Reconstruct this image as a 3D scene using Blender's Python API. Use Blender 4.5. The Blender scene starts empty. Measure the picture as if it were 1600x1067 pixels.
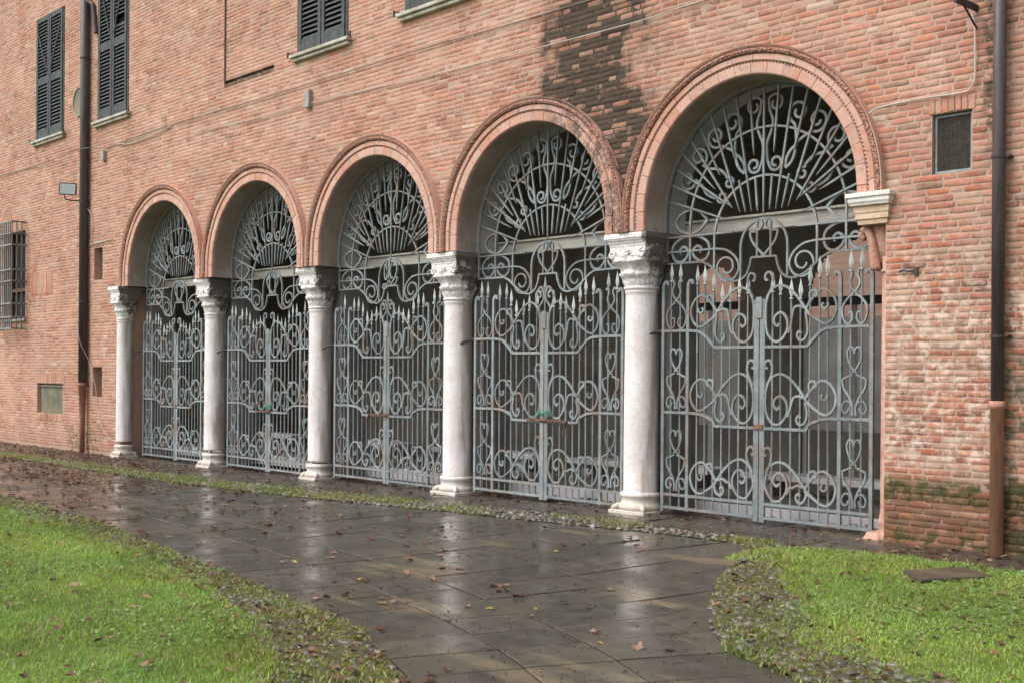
import bpy, math, random
import numpy as np
from mathutils import Vector, Matrix
rng = np.random.default_rng(7); random.seed(7)
sc = bpy.context.scene; COL = sc.collection
R = math.radians

# ------------------------------------------------------------------ camera, sky, sun, exposure
F_PX, SHIFT_PX, ROLL, YAW = 1822.0, 46.4, 0.007, 0.8123
cam = bpy.data.cameras.new('camera'); cam.sensor_width = 36; cam.lens = F_PX*36/1600
cam.shift_y = SHIFT_PX/1600; cam.clip_end = 500; cam.clip_start = .05
co = bpy.data.objects.new('camera', cam); COL.objects.link(co)
co.matrix_world = Matrix.Translation((21.505, -10.0065, 1.65)) @ Matrix.Rotation(YAW, 4, 'Z') @ Matrix.Rotation(R(90), 4, 'X') @ Matrix.Rotation(ROLL, 4, 'Z')
sc.camera = co
SUN_EL, SUN_AZ = R(52), R(205)          # azimuth clockwise from +Y: behind the camera, a little to its left
w = bpy.data.worlds.new('World'); sc.world = w; w.use_nodes = True
nt = w.node_tree; nt.nodes.clear()
sky = nt.nodes.new('ShaderNodeTexSky'); sky.sky_type = 'NISHITA'; sky.sun_disc = False
sky.sun_elevation = SUN_EL; sky.sun_rotation = SUN_AZ; sky.dust_density = 4.0; sky.air_density = 1.0; sky.ozone_density = 1.0
hs = nt.nodes.new('ShaderNodeHueSaturation'); hs.inputs['Saturation'].default_value = .22
bg = nt.nodes.new('ShaderNodeBackground'); bg.inputs['Strength'].default_value = .15
wo = nt.nodes.new('ShaderNodeOutputWorld')
nt.links.new(sky.outputs[0], hs.inputs['Color']); nt.links.new(hs.outputs[0], bg.inputs[0]); nt.links.new(bg.outputs[0], wo.inputs[0])
sl = bpy.data.lights.new('sun', 'SUN'); sl.energy = .8; sl.angle = R(40); sl.color = (1, .975, .94)
so = bpy.data.objects.new('sun', sl); COL.objects.link(so)
sd = Vector((math.sin(SUN_AZ)*math.cos(SUN_EL), math.cos(SUN_AZ)*math.cos(SUN_EL), math.sin(SUN_EL)))
so.rotation_euler = sd.to_track_quat('Z', 'Y').to_euler(); so.location = (10, -10, 20)
sc.view_settings.view_transform = 'Standard'; sc.view_settings.look = 'None'
sc.view_settings.exposure = 0.84; sc.view_settings.gamma = 1
sc.render.engine = 'CYCLES'; sc.cycles.max_bounces = 5; sc.cycles.diffuse_bounces = 3; sc.cycles.glossy_bounces = 2; sc.cycles.use_adaptive_sampling = True; sc.cycles.adaptive_threshold = .02

# ------------------------------------------------------------------ node helpers
class NT:
    def __init__(s, name):
        s.m = bpy.data.materials.new(name); s.m.use_nodes = True; s.t = s.m.node_tree; s.t.nodes.clear()
        s.out = s.t.nodes.new('ShaderNodeOutputMaterial'); s.b = s.t.nodes.new('ShaderNodeBsdfPrincipled')
        s.t.links.new(s.b.outputs[0], s.out.inputs[0]); s.g = s.t.nodes.new('ShaderNodeNewGeometry'); s.P = s.g.outputs['Position']
    def n(s, k): return s.t.nodes.new('ShaderNode'+k)
    def put(s, sock, v):
        if isinstance(v, bpy.types.NodeSocket): s.t.links.new(v, sock)
        elif isinstance(v, tuple) and sock.type == 'RGBA': sock.default_value = (*v, 1) if len(v) == 3 else v
        else: sock.default_value = v
    def set(s, **k):
        for a, v in k.items(): s.put(s.b.inputs[a.replace('_', ' ')], v)
        return s
    def noise(s, scale, detail=4, rough=.6, vec=None, sc3=None, dist=0):
        v = vec or s.P
        if sc3:
            mp = s.n('Mapping'); mp.inputs['Scale'].default_value = sc3; s.t.links.new(v, mp.inputs['Vector']); v = mp.outputs[0]
        t = s.n('TexNoise'); t.inputs['Scale'].default_value = scale; t.inputs['Detail'].default_value = detail
        t.inputs['Roughness'].default_value = rough; t.inputs['Distortion'].default_value = dist
        s.t.links.new(v, t.inputs['Vector']); return t.outputs['Fac']
    def voro(s, scale, sc3=None, feature='F1'):
        v = s.P
        if sc3:
            mp = s.n('Mapping'); mp.inputs['Scale'].default_value = sc3; s.t.links.new(v, mp.inputs['Vector']); v = mp.outputs[0]
        t = s.n('TexVoronoi'); t.feature = feature; t.inputs['Scale'].default_value = scale; s.t.links.new(v, t.inputs['Vector']); return t
    def math(s, op, a, b=0., c=None):
        m = s.n('Math'); m.operation = op; s.put(m.inputs[0], a); s.put(m.inputs[1], b)
        if c is not None: s.put(m.inputs[2], c)
        return m.outputs[0]
    def mul(s, *a):
        r = a[0]
        for x in a[1:]: r = s.math('MULTIPLY', r, x)
        return r
    def ramp(s, v, a, b, lo=0., hi=1., smooth=True):
        m = s.n('MapRange'); m.interpolation_type = 'SMOOTHSTEP' if smooth else 'LINEAR'
        s.put(m.inputs['Value'], v); m.inputs['From Min'].default_value = a; m.inputs['From Max'].default_value = b
        m.inputs['To Min'].default_value = lo; m.inputs['To Max'].default_value = hi; return m.outputs[0]
    def mix(s, f, a, b, mode='MIX'):
        m = s.n('Mix'); m.data_type = 'RGBA'; m.blend_type = mode
        s.put(m.inputs[0], f); s.put(m.inputs[6], a); s.put(m.inputs[7], b); return m.outputs[2]
    def xyz(s, v=None):
        x = s.n('SeparateXYZ'); s.t.links.new(v or s.P, x.inputs[0]); return x.outputs
    def attr(s, name):
        a = s.n('Attribute'); a.attribute_name = name; return a
    def local(s):
        return s.n('TexCoord').outputs['Object']
    def rnd(s): return s.n('ObjectInfo').outputs['Random']
    def bump(s, h, strength=.5, dist=.01):
        b = s.n('Bump'); b.inputs['Strength'].default_value = strength; b.inputs['Distance'].default_value = dist
        s.t.links.new(h, b.inputs['Height']); s.t.links.new(b.outputs[0], s.b.inputs['Normal']); return s
    def scalecol(s, col, f):
        m = s.n('Mix'); m.data_type = 'RGBA'; m.blend_type = 'MULTIPLY'; m.inputs[0].default_value = 1
        s.put(m.inputs[6], col); c = s.n('CombineColor')
        for i in range(3): s.put(c.inputs[i], f)
        s.t.links.new(c.outputs[0], m.inputs[7]); return m.outputs[2]

def wall_stains(m, col, rb=.5):
    """lime, efflorescence, black crust and moss, each where the wall really has it (world metres)"""
    X, Y, Z = m.xyz()
    def band(v, a, b, c, d): return m.mul(m.ramp(v, a, b), m.ramp(v, c, d, 1, 0))
    n1 = m.noise(1.3, 3, .65); n2 = m.noise(9, 4, .7); n3 = m.noise(35, 3, .7); nv = m.noise(1, 4, .65, sc3=(4.5, 4.5, .55)); nb = m.noise(1, 2, .5, sc3=(4.2, 4, 13))
    # old limewash and mortar smears
    smear = m.mul(m.ramp(m.math('ADD', m.math('MULTIPLY', n2, .6), m.math('MULTIPLY', n1, .6)), .50, .70), m.ramp(n3, .25, .5))
    col = m.mix(m.mul(smear, .55), col, (.50, .36, .285))
    big = m.noise(.45, 4, .6); col = m.scalecol(col, m.ramp(big, .3, .7, .84, 1.12, False)); col = m.mix(m.mul(m.ramp(m.noise(.8, 5, .7, sc3=(1, 1, 1.8)), .48, .68), .30), col, (.30, .20, .145))
    col = m.mix(m.mul(m.ramp(m.noise(.9, 5, .7), .53, .64), m.ramp(n3, .3, .55), .5), col, (.57, .44, .36))
    col = m.mix(m.mul(m.ramp(m.noise(.6, 5, .75, sc3=(1.2, 1, .8)), .46, .66), m.ramp(n2, .35, .6, .3, 1), .38), col, (.36, .285, .245))
    # paler dusty bloom over the upper and far wall
    far = m.math('MAXIMUM', m.ramp(X, 13.5, 9, 0, 1), m.ramp(Z, 3.2, 5.2, 0, .55))
    col = m.mix(m.mul(far, m.ramp(n1, .25, .75, .10, .42)), col, (.54, .325, .235))
    # dirt drips
    dr = m.ramp(m.noise(1, 4, .6, sc3=(3, 3, .35)), .58, .8)
    col = m.mix(m.mul(dr, .28), col, (.22, .17, .13))
    # white efflorescence low on the pier to the right
    eff = m.mul(m.ramp(X, 15.2, 16.0), band(Z, .68, .95, 2.0, 3.3), m.ramp(n2, .44, .60), m.ramp(nb, .36, .54))
    col = m.mix(m.mul(eff, .8), col, (.62, .53, .465))
    # black crust below the roof drip between the two nearest arches
    edge = m.math('MULTIPLY', m.math('SUBTRACT', n1, .5), 1.3)
    Xe = m.math('ADD', X, edge)
    Xs = m.math('ADD', X, m.math('MULTIPLY', m.math('MINIMUM', m.math('SUBTRACT', Z, 4.9), 0.), .42))
    w1 = m.math('ADD', m.math('ADD', Xs, m.math('MULTIPLY', m.math('SUBTRACT', nv, .5), .9)), m.math('MULTIPLY', m.math('SUBTRACT', m.noise(1.9, 4, .65), .5), 1.7))
    cr = m.mul(band(w1, 11.15, 12.0, 12.55, 13.35), m.ramp(Z, 3.3, 4.0))
    cr = m.mul(cr, m.ramp(m.math('ADD', m.math('MULTIPLY', n2, .8), m.math('MULTIPLY', rb, .8)), .46, .80, .20, 1) if rb != .5 else m.ramp(n2, .2, .5, .5, 1))
    col = m.mix(m.math('MINIMUM', m.mul(cr, 1.3), .93), col, (.046, .039, .03))
    # black streak beside the near downpipe
    st = m.mul(band(m.math('ADD', X, m.math('MULTIPLY', edge, .12)), 16.86, 16.98, 17.05, 17.14), m.ramp(Z, 3.3, 3.9), m.ramp(n2, .40, .58))
    col = m.mix(m.mul(st, .9), col, (.05, .045, .03))
    # damp and moss at the foot
    foot = m.mul(m.ramp(m.math('ADD', Z, m.math('MULTIPLY', m.math('SUBTRACT', n1, .5), .5)), .72, .60), m.ramp(X, 15.3, 15.8))
    col = m.mix(m.mul(foot, .72, m.ramp(nb, .3, .6, .45, 1)), col, (.12, .062, .038))
    mo = m.mul(m.math('MAXIMUM', band(m.math('ADD', Z, m.math('MULTIPLY', m.math('SUBTRACT', n2, .5), .2)), .46, .53, .66, .74), m.ramp(Z, .50, .10, 0, 1.)), m.ramp(X, 15.5, 16.0), m.ramp(m.math('ADD', m.math('MULTIPLY', n2, .7), m.math('MULTIPLY', n1, .4)), .46, .60))
    col = m.mix(m.mul(mo, .95), col, (.05, .06, .018))
    mp = m.mul(band(X, 16.95, 17.1, 17.3, 17.45), band(Z, .05, .2, 1.7, 2.1), m.ramp(n2, .42, .58))
    col = m.mix(m.mul(mp, .85), col, (.05, .055, .02))
    ml = m.mul(band(m.math('ADD', X, edge), -2.7, -2.3, -1.3, -.6), m.ramp(Z, .75, .2), m.ramp(n2, .42, .6))
    col = m.mix(m.mul(ml, .8), col, (.09, .095, .045))
    fl = m.mul(m.ramp(Z, .5, .0), m.ramp(X, 2, 0), m.ramp(n1, .3, .6))
    col = m.mix(m.mul(fl, .35), col, (.20, .13, .09))
    # dark line at the foot and edge of the walled-up opening
    pl = m.math('MAXIMUM', m.mul(band(X, 3.80, 3.85, 5.3, 5.45), band(Z, 6.36, 6.42, 6.50, 6.53)), m.mul(band(X, 3.80, 3.83, 3.88, 3.91), m.ramp(Z, 6.35, 6.45)))
    col = m.mix(m.mul(pl, m.ramp(n2, .3, .5), .85), col, (.06, .05, .035))
    col = m.mix(1., col, (.965, .895, .845), 'MULTIPLY')
    return col, n3, n2

def mat_brick(name, mortar=False):
    m = NT(name)
    if mortar:
        base = m.mix(m.noise(6, 4), (.34, .255, .205), (.50, .395, .325))
    else:
        at = m.attr('bcol'); base = at.outputs['Color']; rb = at.outputs['Alpha']
        base = m.scalecol(base, m.ramp(m.noise(26, 5, .8), .25, .75, .68, 1.28, False))
        base = m.mix(m.mul(m.ramp(m.noise(60, 2), .6, .72), .4), base, (.25, .13, .09))
    col, n3, n2 = wall_stains(m, base, .5 if mortar else rb)
    m.set(Base_Color=col, Roughness=.88, Specular_IOR_Level=.25)
    m.bump(m.math('ADD', m.noise(90, 3, .7), m.math('MULTIPLY', m.noise(40, 4, .75), 1.0)), .55, .006); return m.m

def mat_simple(name, c1, c2, scale=8, rough=.7, bump=.3, bscale=60, bdist=.004, spec=.4, metal=0, sc3=None, detail=5):
    m = NT(name); n = m.noise(scale, detail, .65, sc3=sc3)
    m.set(Base_Color=m.mix(m.ramp(n, .3, .7), c1, c2), Roughness=rough, Specular_IOR_Level=spec, Metallic=metal)
    m.bump(m.noise(bscale, 4, .7), bump, bdist); return m.m

def mat_attr(name, attr, rough=.6, spec=.4, trans=0, bump=0):
    m = NT(name); c = m.attr(attr).outputs['Color']
    m.set(Base_Color=c, Roughness=rough, Specular_IOR_Level=spec)
    if trans:
        tr = m.n('BsdfTranslucent'); mx = m.n('MixShader'); mx.inputs[0].default_value = trans
        m.t.links.new(c, tr.inputs[0]); m.t.links.new(m.b.outputs[0], mx.inputs[1]); m.t.links.new(tr.outputs[0], mx.inputs[2]); m.t.links.new(mx.outputs[0], m.out.inputs[0])
    if bump: m.bump(m.noise(70, 4, .7), bump, .006)
    return m.m

M = {}
M['brick'] = mat_brick('weathered_brick'); M['mortar'] = mat_brick('lime_mortar', True)
def _terra():
    m = NT('terracotta'); r = m.rnd(); n = m.noise(7, 5, .7); n2 = m.noise(40, 4, .75)
    c = m.mix(m.ramp(r, .2, .9), (.53, .27, .19), (.60, .36, .28))
    c = m.mix(m.mul(m.ramp(n, .42, .7), .65), c, (.60, .44, .365)); c = m.mix(m.mul(m.ramp(n2, .56, .72), .55), c, (.27, .12, .085)); c = m.mix(m.mul(m.ramp(m.noise(2.6, 5, .75), .48, .66), .5), c, (.40, .31, .265))
    X, Y, Z = m.xyz()
    dk = m.mul(m.ramp(m.math('ADD', n, m.math('MULTIPLY', n2, .5)), .80, 1.0), .6); c = m.mix(dk, c, (.12, .085, .06))
    st = m.mul(m.ramp(X, 11.2, 11.9), m.ramp(X, 12.7, 13.0, 1, 0), m.ramp(m.math('ADD', n, m.math('MULTIPLY', n2, .4)), .62, .78)); c = m.mix(m.mul(st, .75), c, (.07, .055, .04))
    m.set(Base_Color=c, Roughness=.85, Specular_IOR_Level=.25); m.bump(m.math('ADD', n2, m.noise(110, 3, .7)), .7, .008); return m.m
M['terra'] = _terra()
def _terraC():
    m = NT('carved_terracotta'); r = m.rnd(); v = m.voro(42).outputs['Distance']; n = m.noise(6, 4)
    c = m.mix(r, (.40, .19, .13), (.46, .26, .20)); c = m.mix(m.mul(m.ramp(v, .35, .75), .75), c, (.17, .08, .06)); c = m.mix(m.mul(m.ramp(n, .5, .7), .5), c, (.28, .18, .15))
    m.set(Base_Color=c, Roughness=.9, Specular_IOR_Level=.2); m.bump(m.math('SUBTRACT', 1., v), 1., .02); return m.m
M['terra_carved'] = _terraC()
def _plaster():
    m = NT('grey_plaster'); n = m.noise(2.2, 5, .7); n2 = m.noise(14, 4)
    c = m.mix(m.ramp(n, .3, .7), (.26, .205, .16), (.36, .30, .25)); c = m.mix(m.mul(m.ramp(n2, .55, .75), .4), c, (.24, .19, .16))
    X, Y, Z = m.xyz(); c = m.mix(m.mul(m.ramp(Z, 3.5, 3.2), m.ramp(n, .4, .6), .6), c, (.5, .46, .43))
    m.set(Base_Color=c, Roughness=.9, Specular_IOR_Level=.2); m.bump(m.noise(50, 4, .7), .4, .006); return m.m
M['plaster'] = _plaster()
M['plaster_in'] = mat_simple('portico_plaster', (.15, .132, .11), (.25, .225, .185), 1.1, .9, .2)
M['limewash'] = mat_simple('grey_limewash', (.48, .46, .43), (.62, .60, .57), 2, .9, .3)
M['plaster_rear'] = mat_simple('rear_grey_plaster', (.20, .19, .18), (.30, .285, .265), 1.5, .9, .3)
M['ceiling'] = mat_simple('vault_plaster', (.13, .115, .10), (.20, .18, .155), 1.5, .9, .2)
def _marble():
    m = NT('white_limestone'); L = m.local(); lx = m.xyz(L); n = m.noise(3, 5, .7); n2 = m.noise(55, 3, .8); n3 = m.noise(1, 4, .6, sc3=(9, 9, 1.1))
    c = m.mix(m.ramp(n, .3, .7), (.66, .60, .58), (.78, .745, .725)); c = m.mix(m.mul(m.ramp(n2, .60, .70), .55), c, (.34, .27, .24)); c = m.mix(m.mul(m.ramp(n3, .55, .72), .38), c, (.42, .33, .27)); nw = m.noise(2.2, 6, .75, dist=2.5); c = m.mix(m.mul(m.ramp(m.math('ABSOLUTE', m.math('SUBTRACT', nw, .5)), .02, .0), .45), c, (.40, .35, .32))
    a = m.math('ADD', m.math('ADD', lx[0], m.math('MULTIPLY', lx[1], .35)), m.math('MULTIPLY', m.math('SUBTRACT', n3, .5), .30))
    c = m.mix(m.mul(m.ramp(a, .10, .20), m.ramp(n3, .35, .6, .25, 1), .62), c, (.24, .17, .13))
    c = m.mix(m.mul(m.ramp(lx[2], .45, .05), m.ramp(n, .30, .6), .6), c, (.38, .31, .20))
    m.set(Base_Color=c, Roughness=.62, Specular_IOR_Level=.35); m.bump(m.noise(45, 5, .75), .5, .006); return m.m
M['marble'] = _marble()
def _cap():
    m = NT('carved_limestone'); L = m.local(); lx = m.xyz(L); n = m.noise(9, 5, .75); n2 = m.noise(30, 3, .7)
    c = m.mix(m.ramp(n, .35, .7), (.66, .625, .60), (.76, .735, .715)); v = m.voro(24).outputs['Distance']
    c = m.mix(m.mul(m.ramp(m.math('ADD', n2, m.math('MULTIPLY', v, .35)), .80, .95), .55), c, (.20, .16, .14))
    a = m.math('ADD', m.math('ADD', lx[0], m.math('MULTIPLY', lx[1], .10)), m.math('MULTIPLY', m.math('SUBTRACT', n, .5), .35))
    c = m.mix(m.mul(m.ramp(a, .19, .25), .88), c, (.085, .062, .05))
    m.set(Base_Color=c, Roughness=.75, Specular_IOR_Level=.3); m.bump(m.math('ADD', m.math('MULTIPLY', v, -1.0), n2), .55, .014); return m.m
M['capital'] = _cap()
M['redmarble'] = mat_simple('red_marble', (.37, .17, .115), (.54, .34, .26), 9, .8, .9, 26, .016)
M['cream'] = mat_simple('cream_stone', (.50, .34, .22), (.64, .48, .34), 10, .75, .5, 40, .008)
M['abacus'] = mat_simple('abacus_stone', (.60, .57, .53), (.74, .71, .67), 10, .7, .5, 50, .006)
def _iron(pale=False):
    m = NT('pale_spear_paint' if pale else 'blue_grey_iron_paint'); n = m.noise(5, 5, .7); n2 = m.noise(26, 4, .75); n3 = m.noise(3, 4)
    c = m.mix(m.ramp(n, .3, .7), (.15, .178, .183), (.26, .288, .29)); c = m.mix(m.mul(m.ramp(n2, .55, .72), .5), c, (.47, .47, .45))
    c = m.mix(m.mul(m.ramp(n3, .46, .62), m.ramp(n2, .40, .58), .8), c, (.22, .135, .085))
    c = m.mix(m.mul(m.ramp(n2, .36, .28), .5), c, (.07, .085, .085))
    if pale: c = m.mix(.75, c, (.50, .53, .51))
    c = m.scalecol(c, m.ramp(m.rnd(), 0, 1, .72, 1.15, False))
    m.set(Base_Color=c, Roughness=.6, Specular_IOR_Level=.4); m.bump(n2, .5, .005); return m.m
M['iron'] = _iron(); M['ironpale'] = _iron(True)
M['rust'] = mat_simple('rusty_iron', (.10, .05, .03), (.22, .12, .075), 18, .8, .5)
M['darkiron'] = mat_simple('dark_iron', (.03, .028, .026), (.06, .05, .045), 18, .6, .4)
def _shut():
    m = NT('shutter_paint'); n = m.noise(8, 5, .7); n2 = m.noise(1, 4, .6, sc3=(30, 30, 4))
    c = m.mix(m.ramp(n, .3, .7), (.030, .036, .037), (.075, .083, .083)); c = m.mix(m.mul(m.ramp(n2, .58, .72), .5), c, (.19, .19, .18))
    m.set(Base_Color=c, Roughness=.65, Specular_IOR_Level=.35); m.bump(n2, .3, .004); return m.m
M['shutter'] = _shut()
M['sill'] = mat_simple('mossy_sill_stone', (.30, .28, .21), (.52, .50, .43), 6, .8, .5)
M['pipe'] = mat_simple('brown_painted_pipe', (.045, .036, .036), (.085, .068, .066), 3, .5, .15, sc3=(4, 4, .6))
M['piperust'] = mat_simple('rusty_cast_iron_pipe', (.34, .155, .10), (.46, .25, .18), 4, .7, .4, sc3=(6, 6, 1))
M['copperpipe'] = mat_simple('weathered_pipe_foot', (.20, .085, .06), (.30, .14, .10), 5, .65, .3, sc3=(6, 6, 1))
M['greybox'] = mat_simple('grey_plastic', (.27, .24, .23), (.34, .31, .30), 6, .6, .05)
M['cable'] = mat_simple('pale_cable', (.40, .36, .32), (.52, .48, .43), 8, .7, .1)
M['cabledark'] = mat_simple('dark_cable', (.12, .10, .09), (.2, .17, .15), 8, .7, .1)
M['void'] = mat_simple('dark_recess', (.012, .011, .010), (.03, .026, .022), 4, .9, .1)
M['timber'] = mat_simple('pale_painted_timber', (.46, .43, .38), (.60, .57, .50), 3, .8, .3, sc3=(1, 8, 8))
M['stepstone'] = mat_simple('pale_step_stone', (.46, .44, .46), (.58, .56, .57), 3, .6, .2)
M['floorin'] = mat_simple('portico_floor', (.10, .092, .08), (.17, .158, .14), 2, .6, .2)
M['mesh'] = mat_simple('wire_mesh', (.055, .05, .042), (.12, .10, .07), 20, .7, .1)
M['metalplate'] = mat_simple('stained_metal_plate', (.085, .095, .075), (.24, .21, .12), 3, .6, .2, sc3=(1, 1, .5))
M['brickin'] = mat_simple('courtyard_brick', (.42, .25, .19), (.55, .36, .28), 2, .9, .4, sc3=(1, 1, 5))
M['green'] = mat_simple('green_chain', (.02, .20, .07), (.04, .33, .12), 20, .5, .1)
M['glasslamp'] = mat_simple('lamp_glass', (.26, .28, .28), (.34, .36, .36), 3, .15, .02, spec=.6)
M['mossy'] = mat_simple('mossy_soil', (.045, .037, .022), (.085, .085, .03), 5, .95, .6, 50, .01)
M['soil'] = mat_simple('dark_soil', (.035, .027, .019), (.075, .058, .04), 3, .95, .8, 30, .02)
def _lawn():
    m = NT('lawn_soil'); n = m.noise(2.2, 5, .7); n2 = m.noise(30, 4, .7)
    c = m.mix(m.ramp(n, .35, .65), (.09, .14, .025), (.12, .20, .035)); c = m.mix(m.mul(m.ramp(n2, .5, .65), .6), c, (.07, .05, .03))
    m.set(Base_Color=c, Roughness=.9, Specular_IOR_Level=.2); m.bump(n2, .8, .02); return m.m
M['lawn'] = _lawn()
def _pave(name, c1, c2, c3, wet):
    m = NT(name); r = m.rnd(); n = m.noise(1.1, 5, .65); n2 = m.noise(6, 5, .7); n3 = m.noise(160, 2, .6); X, Y, Z = m.xyz()
    c = m.mix(m.ramp(n2, .3, .7), c1, c2); c = m.scalecol(c, m.ramp(r, 0, 1, .8, 1.2, False))
    tan = m.mul(m.ramp(m.noise(1, 4, .6, sc3=(.55, 1.9, 1)), .56, .66), m.ramp(X, 12.2, 13.6)); c = m.mix(m.mul(tan, .6), c, c3)
    c = m.mix(m.mul(m.ramp(n, .55, .7), .35), c, (.05, .052, .022))
    c = m.mix(m.mul(m.ramp(n3, .62, .7), .5), c, (.16, .14, .12))
    wetm = m.ramp(m.math('ADD', n, m.math('MULTIPLY', n2, .35)), .50, .80)
    m.set(Base_Color=c, Roughness=m.ramp(wetm, 0, 1, wet[0], wet[1], False), Specular_IOR_Level=.5)
    m.bump(m.math('ADD', m.math('MULTIPLY', n3, .4), m.noise(9, 3, .6)), .16, .006); return m.m
M['slab'] = _pave('wet_paving_stone', (.050, .044, .035), (.086, .075, .059), (.20, .155, .095), (.07, .38))
M['strip'] = _pave('wet_asphalt_slab', (.048, .040, .031), (.076, .063, .048), (.11, .10, .05), (.14, .46))
M['grass'] = mat_attr('grass_blade', 'gcol', .55, .35, .35)
M['pebble'] = mat_attr('wet_cobble', 'pcol', .35, .5, 0, .3)
M['leaf'] = mat_attr('fallen_leaf', 'lcol', .45, .45, .15, .2)

# ------------------------------------------------------------------ mesh helpers
class MB:
    def __init__(s): s.v = []; s.f = []
    def add(s, v, f):
        o = len(s.v); s.v += [tuple(map(float, p)) for p in v]; s.f += [tuple(i+o for i in q) for q in f]; return s
    def box(s, x0, x1, y0, y1, z0, z1):
        return s.add([(x0,y0,z0),(x1,y0,z0),(x1,y1,z0),(x0,y1,z0),(x0,y0,z1),(x1,y0,z1),(x1,y1,z1),(x0,y1,z1)],
                     [(0,3,2,1),(4,5,6,7),(0,1,5,4),(1,2,6,5),(2,3,7,6),(3,0,4,7)])
    def bbox(s, x0, x1, y0, y1, z0, z1, b=.006):
        """box with bevelled long edges on every side"""
        c = [((x0+x1)/2,(y0+y1)/2,(z0+z1)/2)]; V=[]; F=[]
        def ring(z, i): return [(x0+i,y0+i if 0 else y0+i,z),(x1-i,y0+i,z),(x1-i,y1-i,z),(x0+i,y1-i,z)]
        V = ring(z0,b)+ring(z0+b,0)+ring(z1-b,0)+ring(z1,b)
        F = [(3,2,1,0),(12,13,14,15)]
        for k in range(3):
            for j in range(4): F.append((k*4+j, k*4+(j+1)%4, k*4+4+(j+1)%4, k*4+4+j))
        return s.add(V,F)
    def lathe(s, prof, n=24, cx=0, cy=0, sq=None, cap=True):
        V=[]; F=[]
        for k,(r,z) in enumerate(prof):
            for j in range(n):
                a=2*math.pi*j/n; V.append((cx+r*math.cos(a), cy+r*math.sin(a), z))
        m=len(prof)
        for k in range(m-1):
            for j in range(n): F.append((k*n+j,k*n+(j+1)%n,(k+1)*n+(j+1)%n,(k+1)*n+j))
        if cap: F.append(tuple(range(n-1,-1,-1))); F.append(tuple((m-1)*n+j for j in range(n)))
        return s.add(V,F)
    def sqlathe(s, prof, cx=0, cy=0):
        V=[]; F=[]
        for (h,z) in prof: V += [(cx-h,cy-h,z),(cx+h,cy-h,z),(cx+h,cy+h,z),(cx-h,cy+h,z)]
        m=len(prof)
        for k in range(m-1):
            for j in range(4): F.append((k*4+j,k*4+(j+1)%4,(k+1)*4+(j+1)%4,(k+1)*4+j))
        F.append((3,2,1,0)); F.append(tuple((m-1)*4+j for j in range(4)))
        return s.add(V,F)
    def strip(s, pts, a, b, y=0., taper=None):
        """flat bar swept along a path in the XZ plane; a = half width in plane, b = half depth in y"""
        P=np.array(pts,float); T=np.gradient(P,axis=0); T/=np.maximum(np.linalg.norm(T,axis=1),1e-9)[:,None]
        N=np.stack([-T[:,1],T[:,0]],1); n=len(P); V=[]; F=[]
        for i in range(n):
            k=a*(taper[i] if taper is not None else 1)
            for sn,sy in ((-1,-1),(1,-1),(1,1),(-1,1)): V.append((P[i,0]+sn*k*N[i,0], y+sy*b, P[i,1]+sn*k*N[i,1]))
        for i in range(n-1):
            for j in range(4): F.append((i*4+j,i*4+(j+1)%4,i*4+4+(j+1)%4,i*4+4+j))
        F += [(3,2,1,0),((n-1)*4,(n-1)*4+1,(n-1)*4+2,(n-1)*4+3)]
        return s.add(V,F)
    def tube(s, pts, r, n=6):
        P=[Vector(p) for p in pts]; V=[]; F=[]; m=len(P)
        for i,p in enumerate(P):
            t=(P[min(i+1,m-1)]-P[max(i-1,0)]).normalized(); u=t.orthogonal().normalized() if abs(t.z)>.9 else t.cross(Vector((0,0,1))).normalized(); w_=t.cross(u)
            rr=r[i] if hasattr(r,'__len__') else r
            for j in range(n):
                a=2*math.pi*j/n; V.append(p+rr*(math.cos(a)*u+math.sin(a)*w_))
        for i in range(m-1):
            for j in range(n): F.append((i*n+j,i*n+(j+1)%n,(i+1)*n+(j+1)%n,(i+1)*n+j))
        F.append(tuple(range(n-1,-1,-1))); F.append(tuple((m-1)*n+j for j in range(n)))
        return s.add(V,F)
    def mesh(s, name, mat, smooth=False):
        me=bpy.data.meshes.new(name); me.from_pydata(s.v,[],s.f); me.materials.append(M[mat] if isinstance(mat,str) else mat)
        if smooth: me.polygons.foreach_set('use_smooth',[True]*len(me.polygons))
        me.update(); return me
    def build(s, name, mat, parent=None, loc=(0,0,0), smooth=False):
        return place(name, s.mesh(name,mat,smooth), parent, loc)
def place(name, me, parent=None, loc=(0,0,0)):
    o=bpy.data.objects.new(name,me); COL.objects.link(o); o.location=loc
    if parent: o.parent=parent
    return o
def empty(name, loc=(0,0,0), parent=None):
    o=bpy.data.objects.new(name,None); COL.objects.link(o); o.location=loc; o.empty_display_size=.2
    if parent: o.parent=parent
    return o
def tag(o,label=None,cat=None,group=None,kind=None):
    for k,v in (('label',label),('category',cat),('group',group),('kind',kind)):
        if v: o[k]=v
    return o
def mesh_np(name, V, faces, mat, col=None, attr=None, smooth=False):
    """faces: list of (m,k) index arrays"""
    me=bpy.data.meshes.new(name); me.vertices.add(len(V)); me.vertices.foreach_set('co',np.ascontiguousarray(V,np.float32).ravel())
    li=np.concatenate([f.ravel() for f in faces]).astype(np.int32); tot=np.concatenate([np.full(len(f),f.shape[1],np.int32) for f in faces])
    st=np.concatenate([[0],np.cumsum(tot)[:-1]]).astype(np.int32)
    me.loops.add(len(li)); me.loops.foreach_set('vertex_index',li); me.polygons.add(len(tot)); me.polygons.foreach_set('loop_start',st)
    if smooth: me.polygons.foreach_set('use_smooth',np.ones(len(tot),bool))
    me.materials.append(M[mat]); me.update(calc_edges=True)
    if col is not None:
        a=me.attributes.new(attr,'FLOAT_COLOR','POINT'); c=np.ones((len(V),4),np.float32); c[:,:np.shape(col)[1]]=col; a.data.foreach_set('color',c.ravel())
    return me
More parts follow.
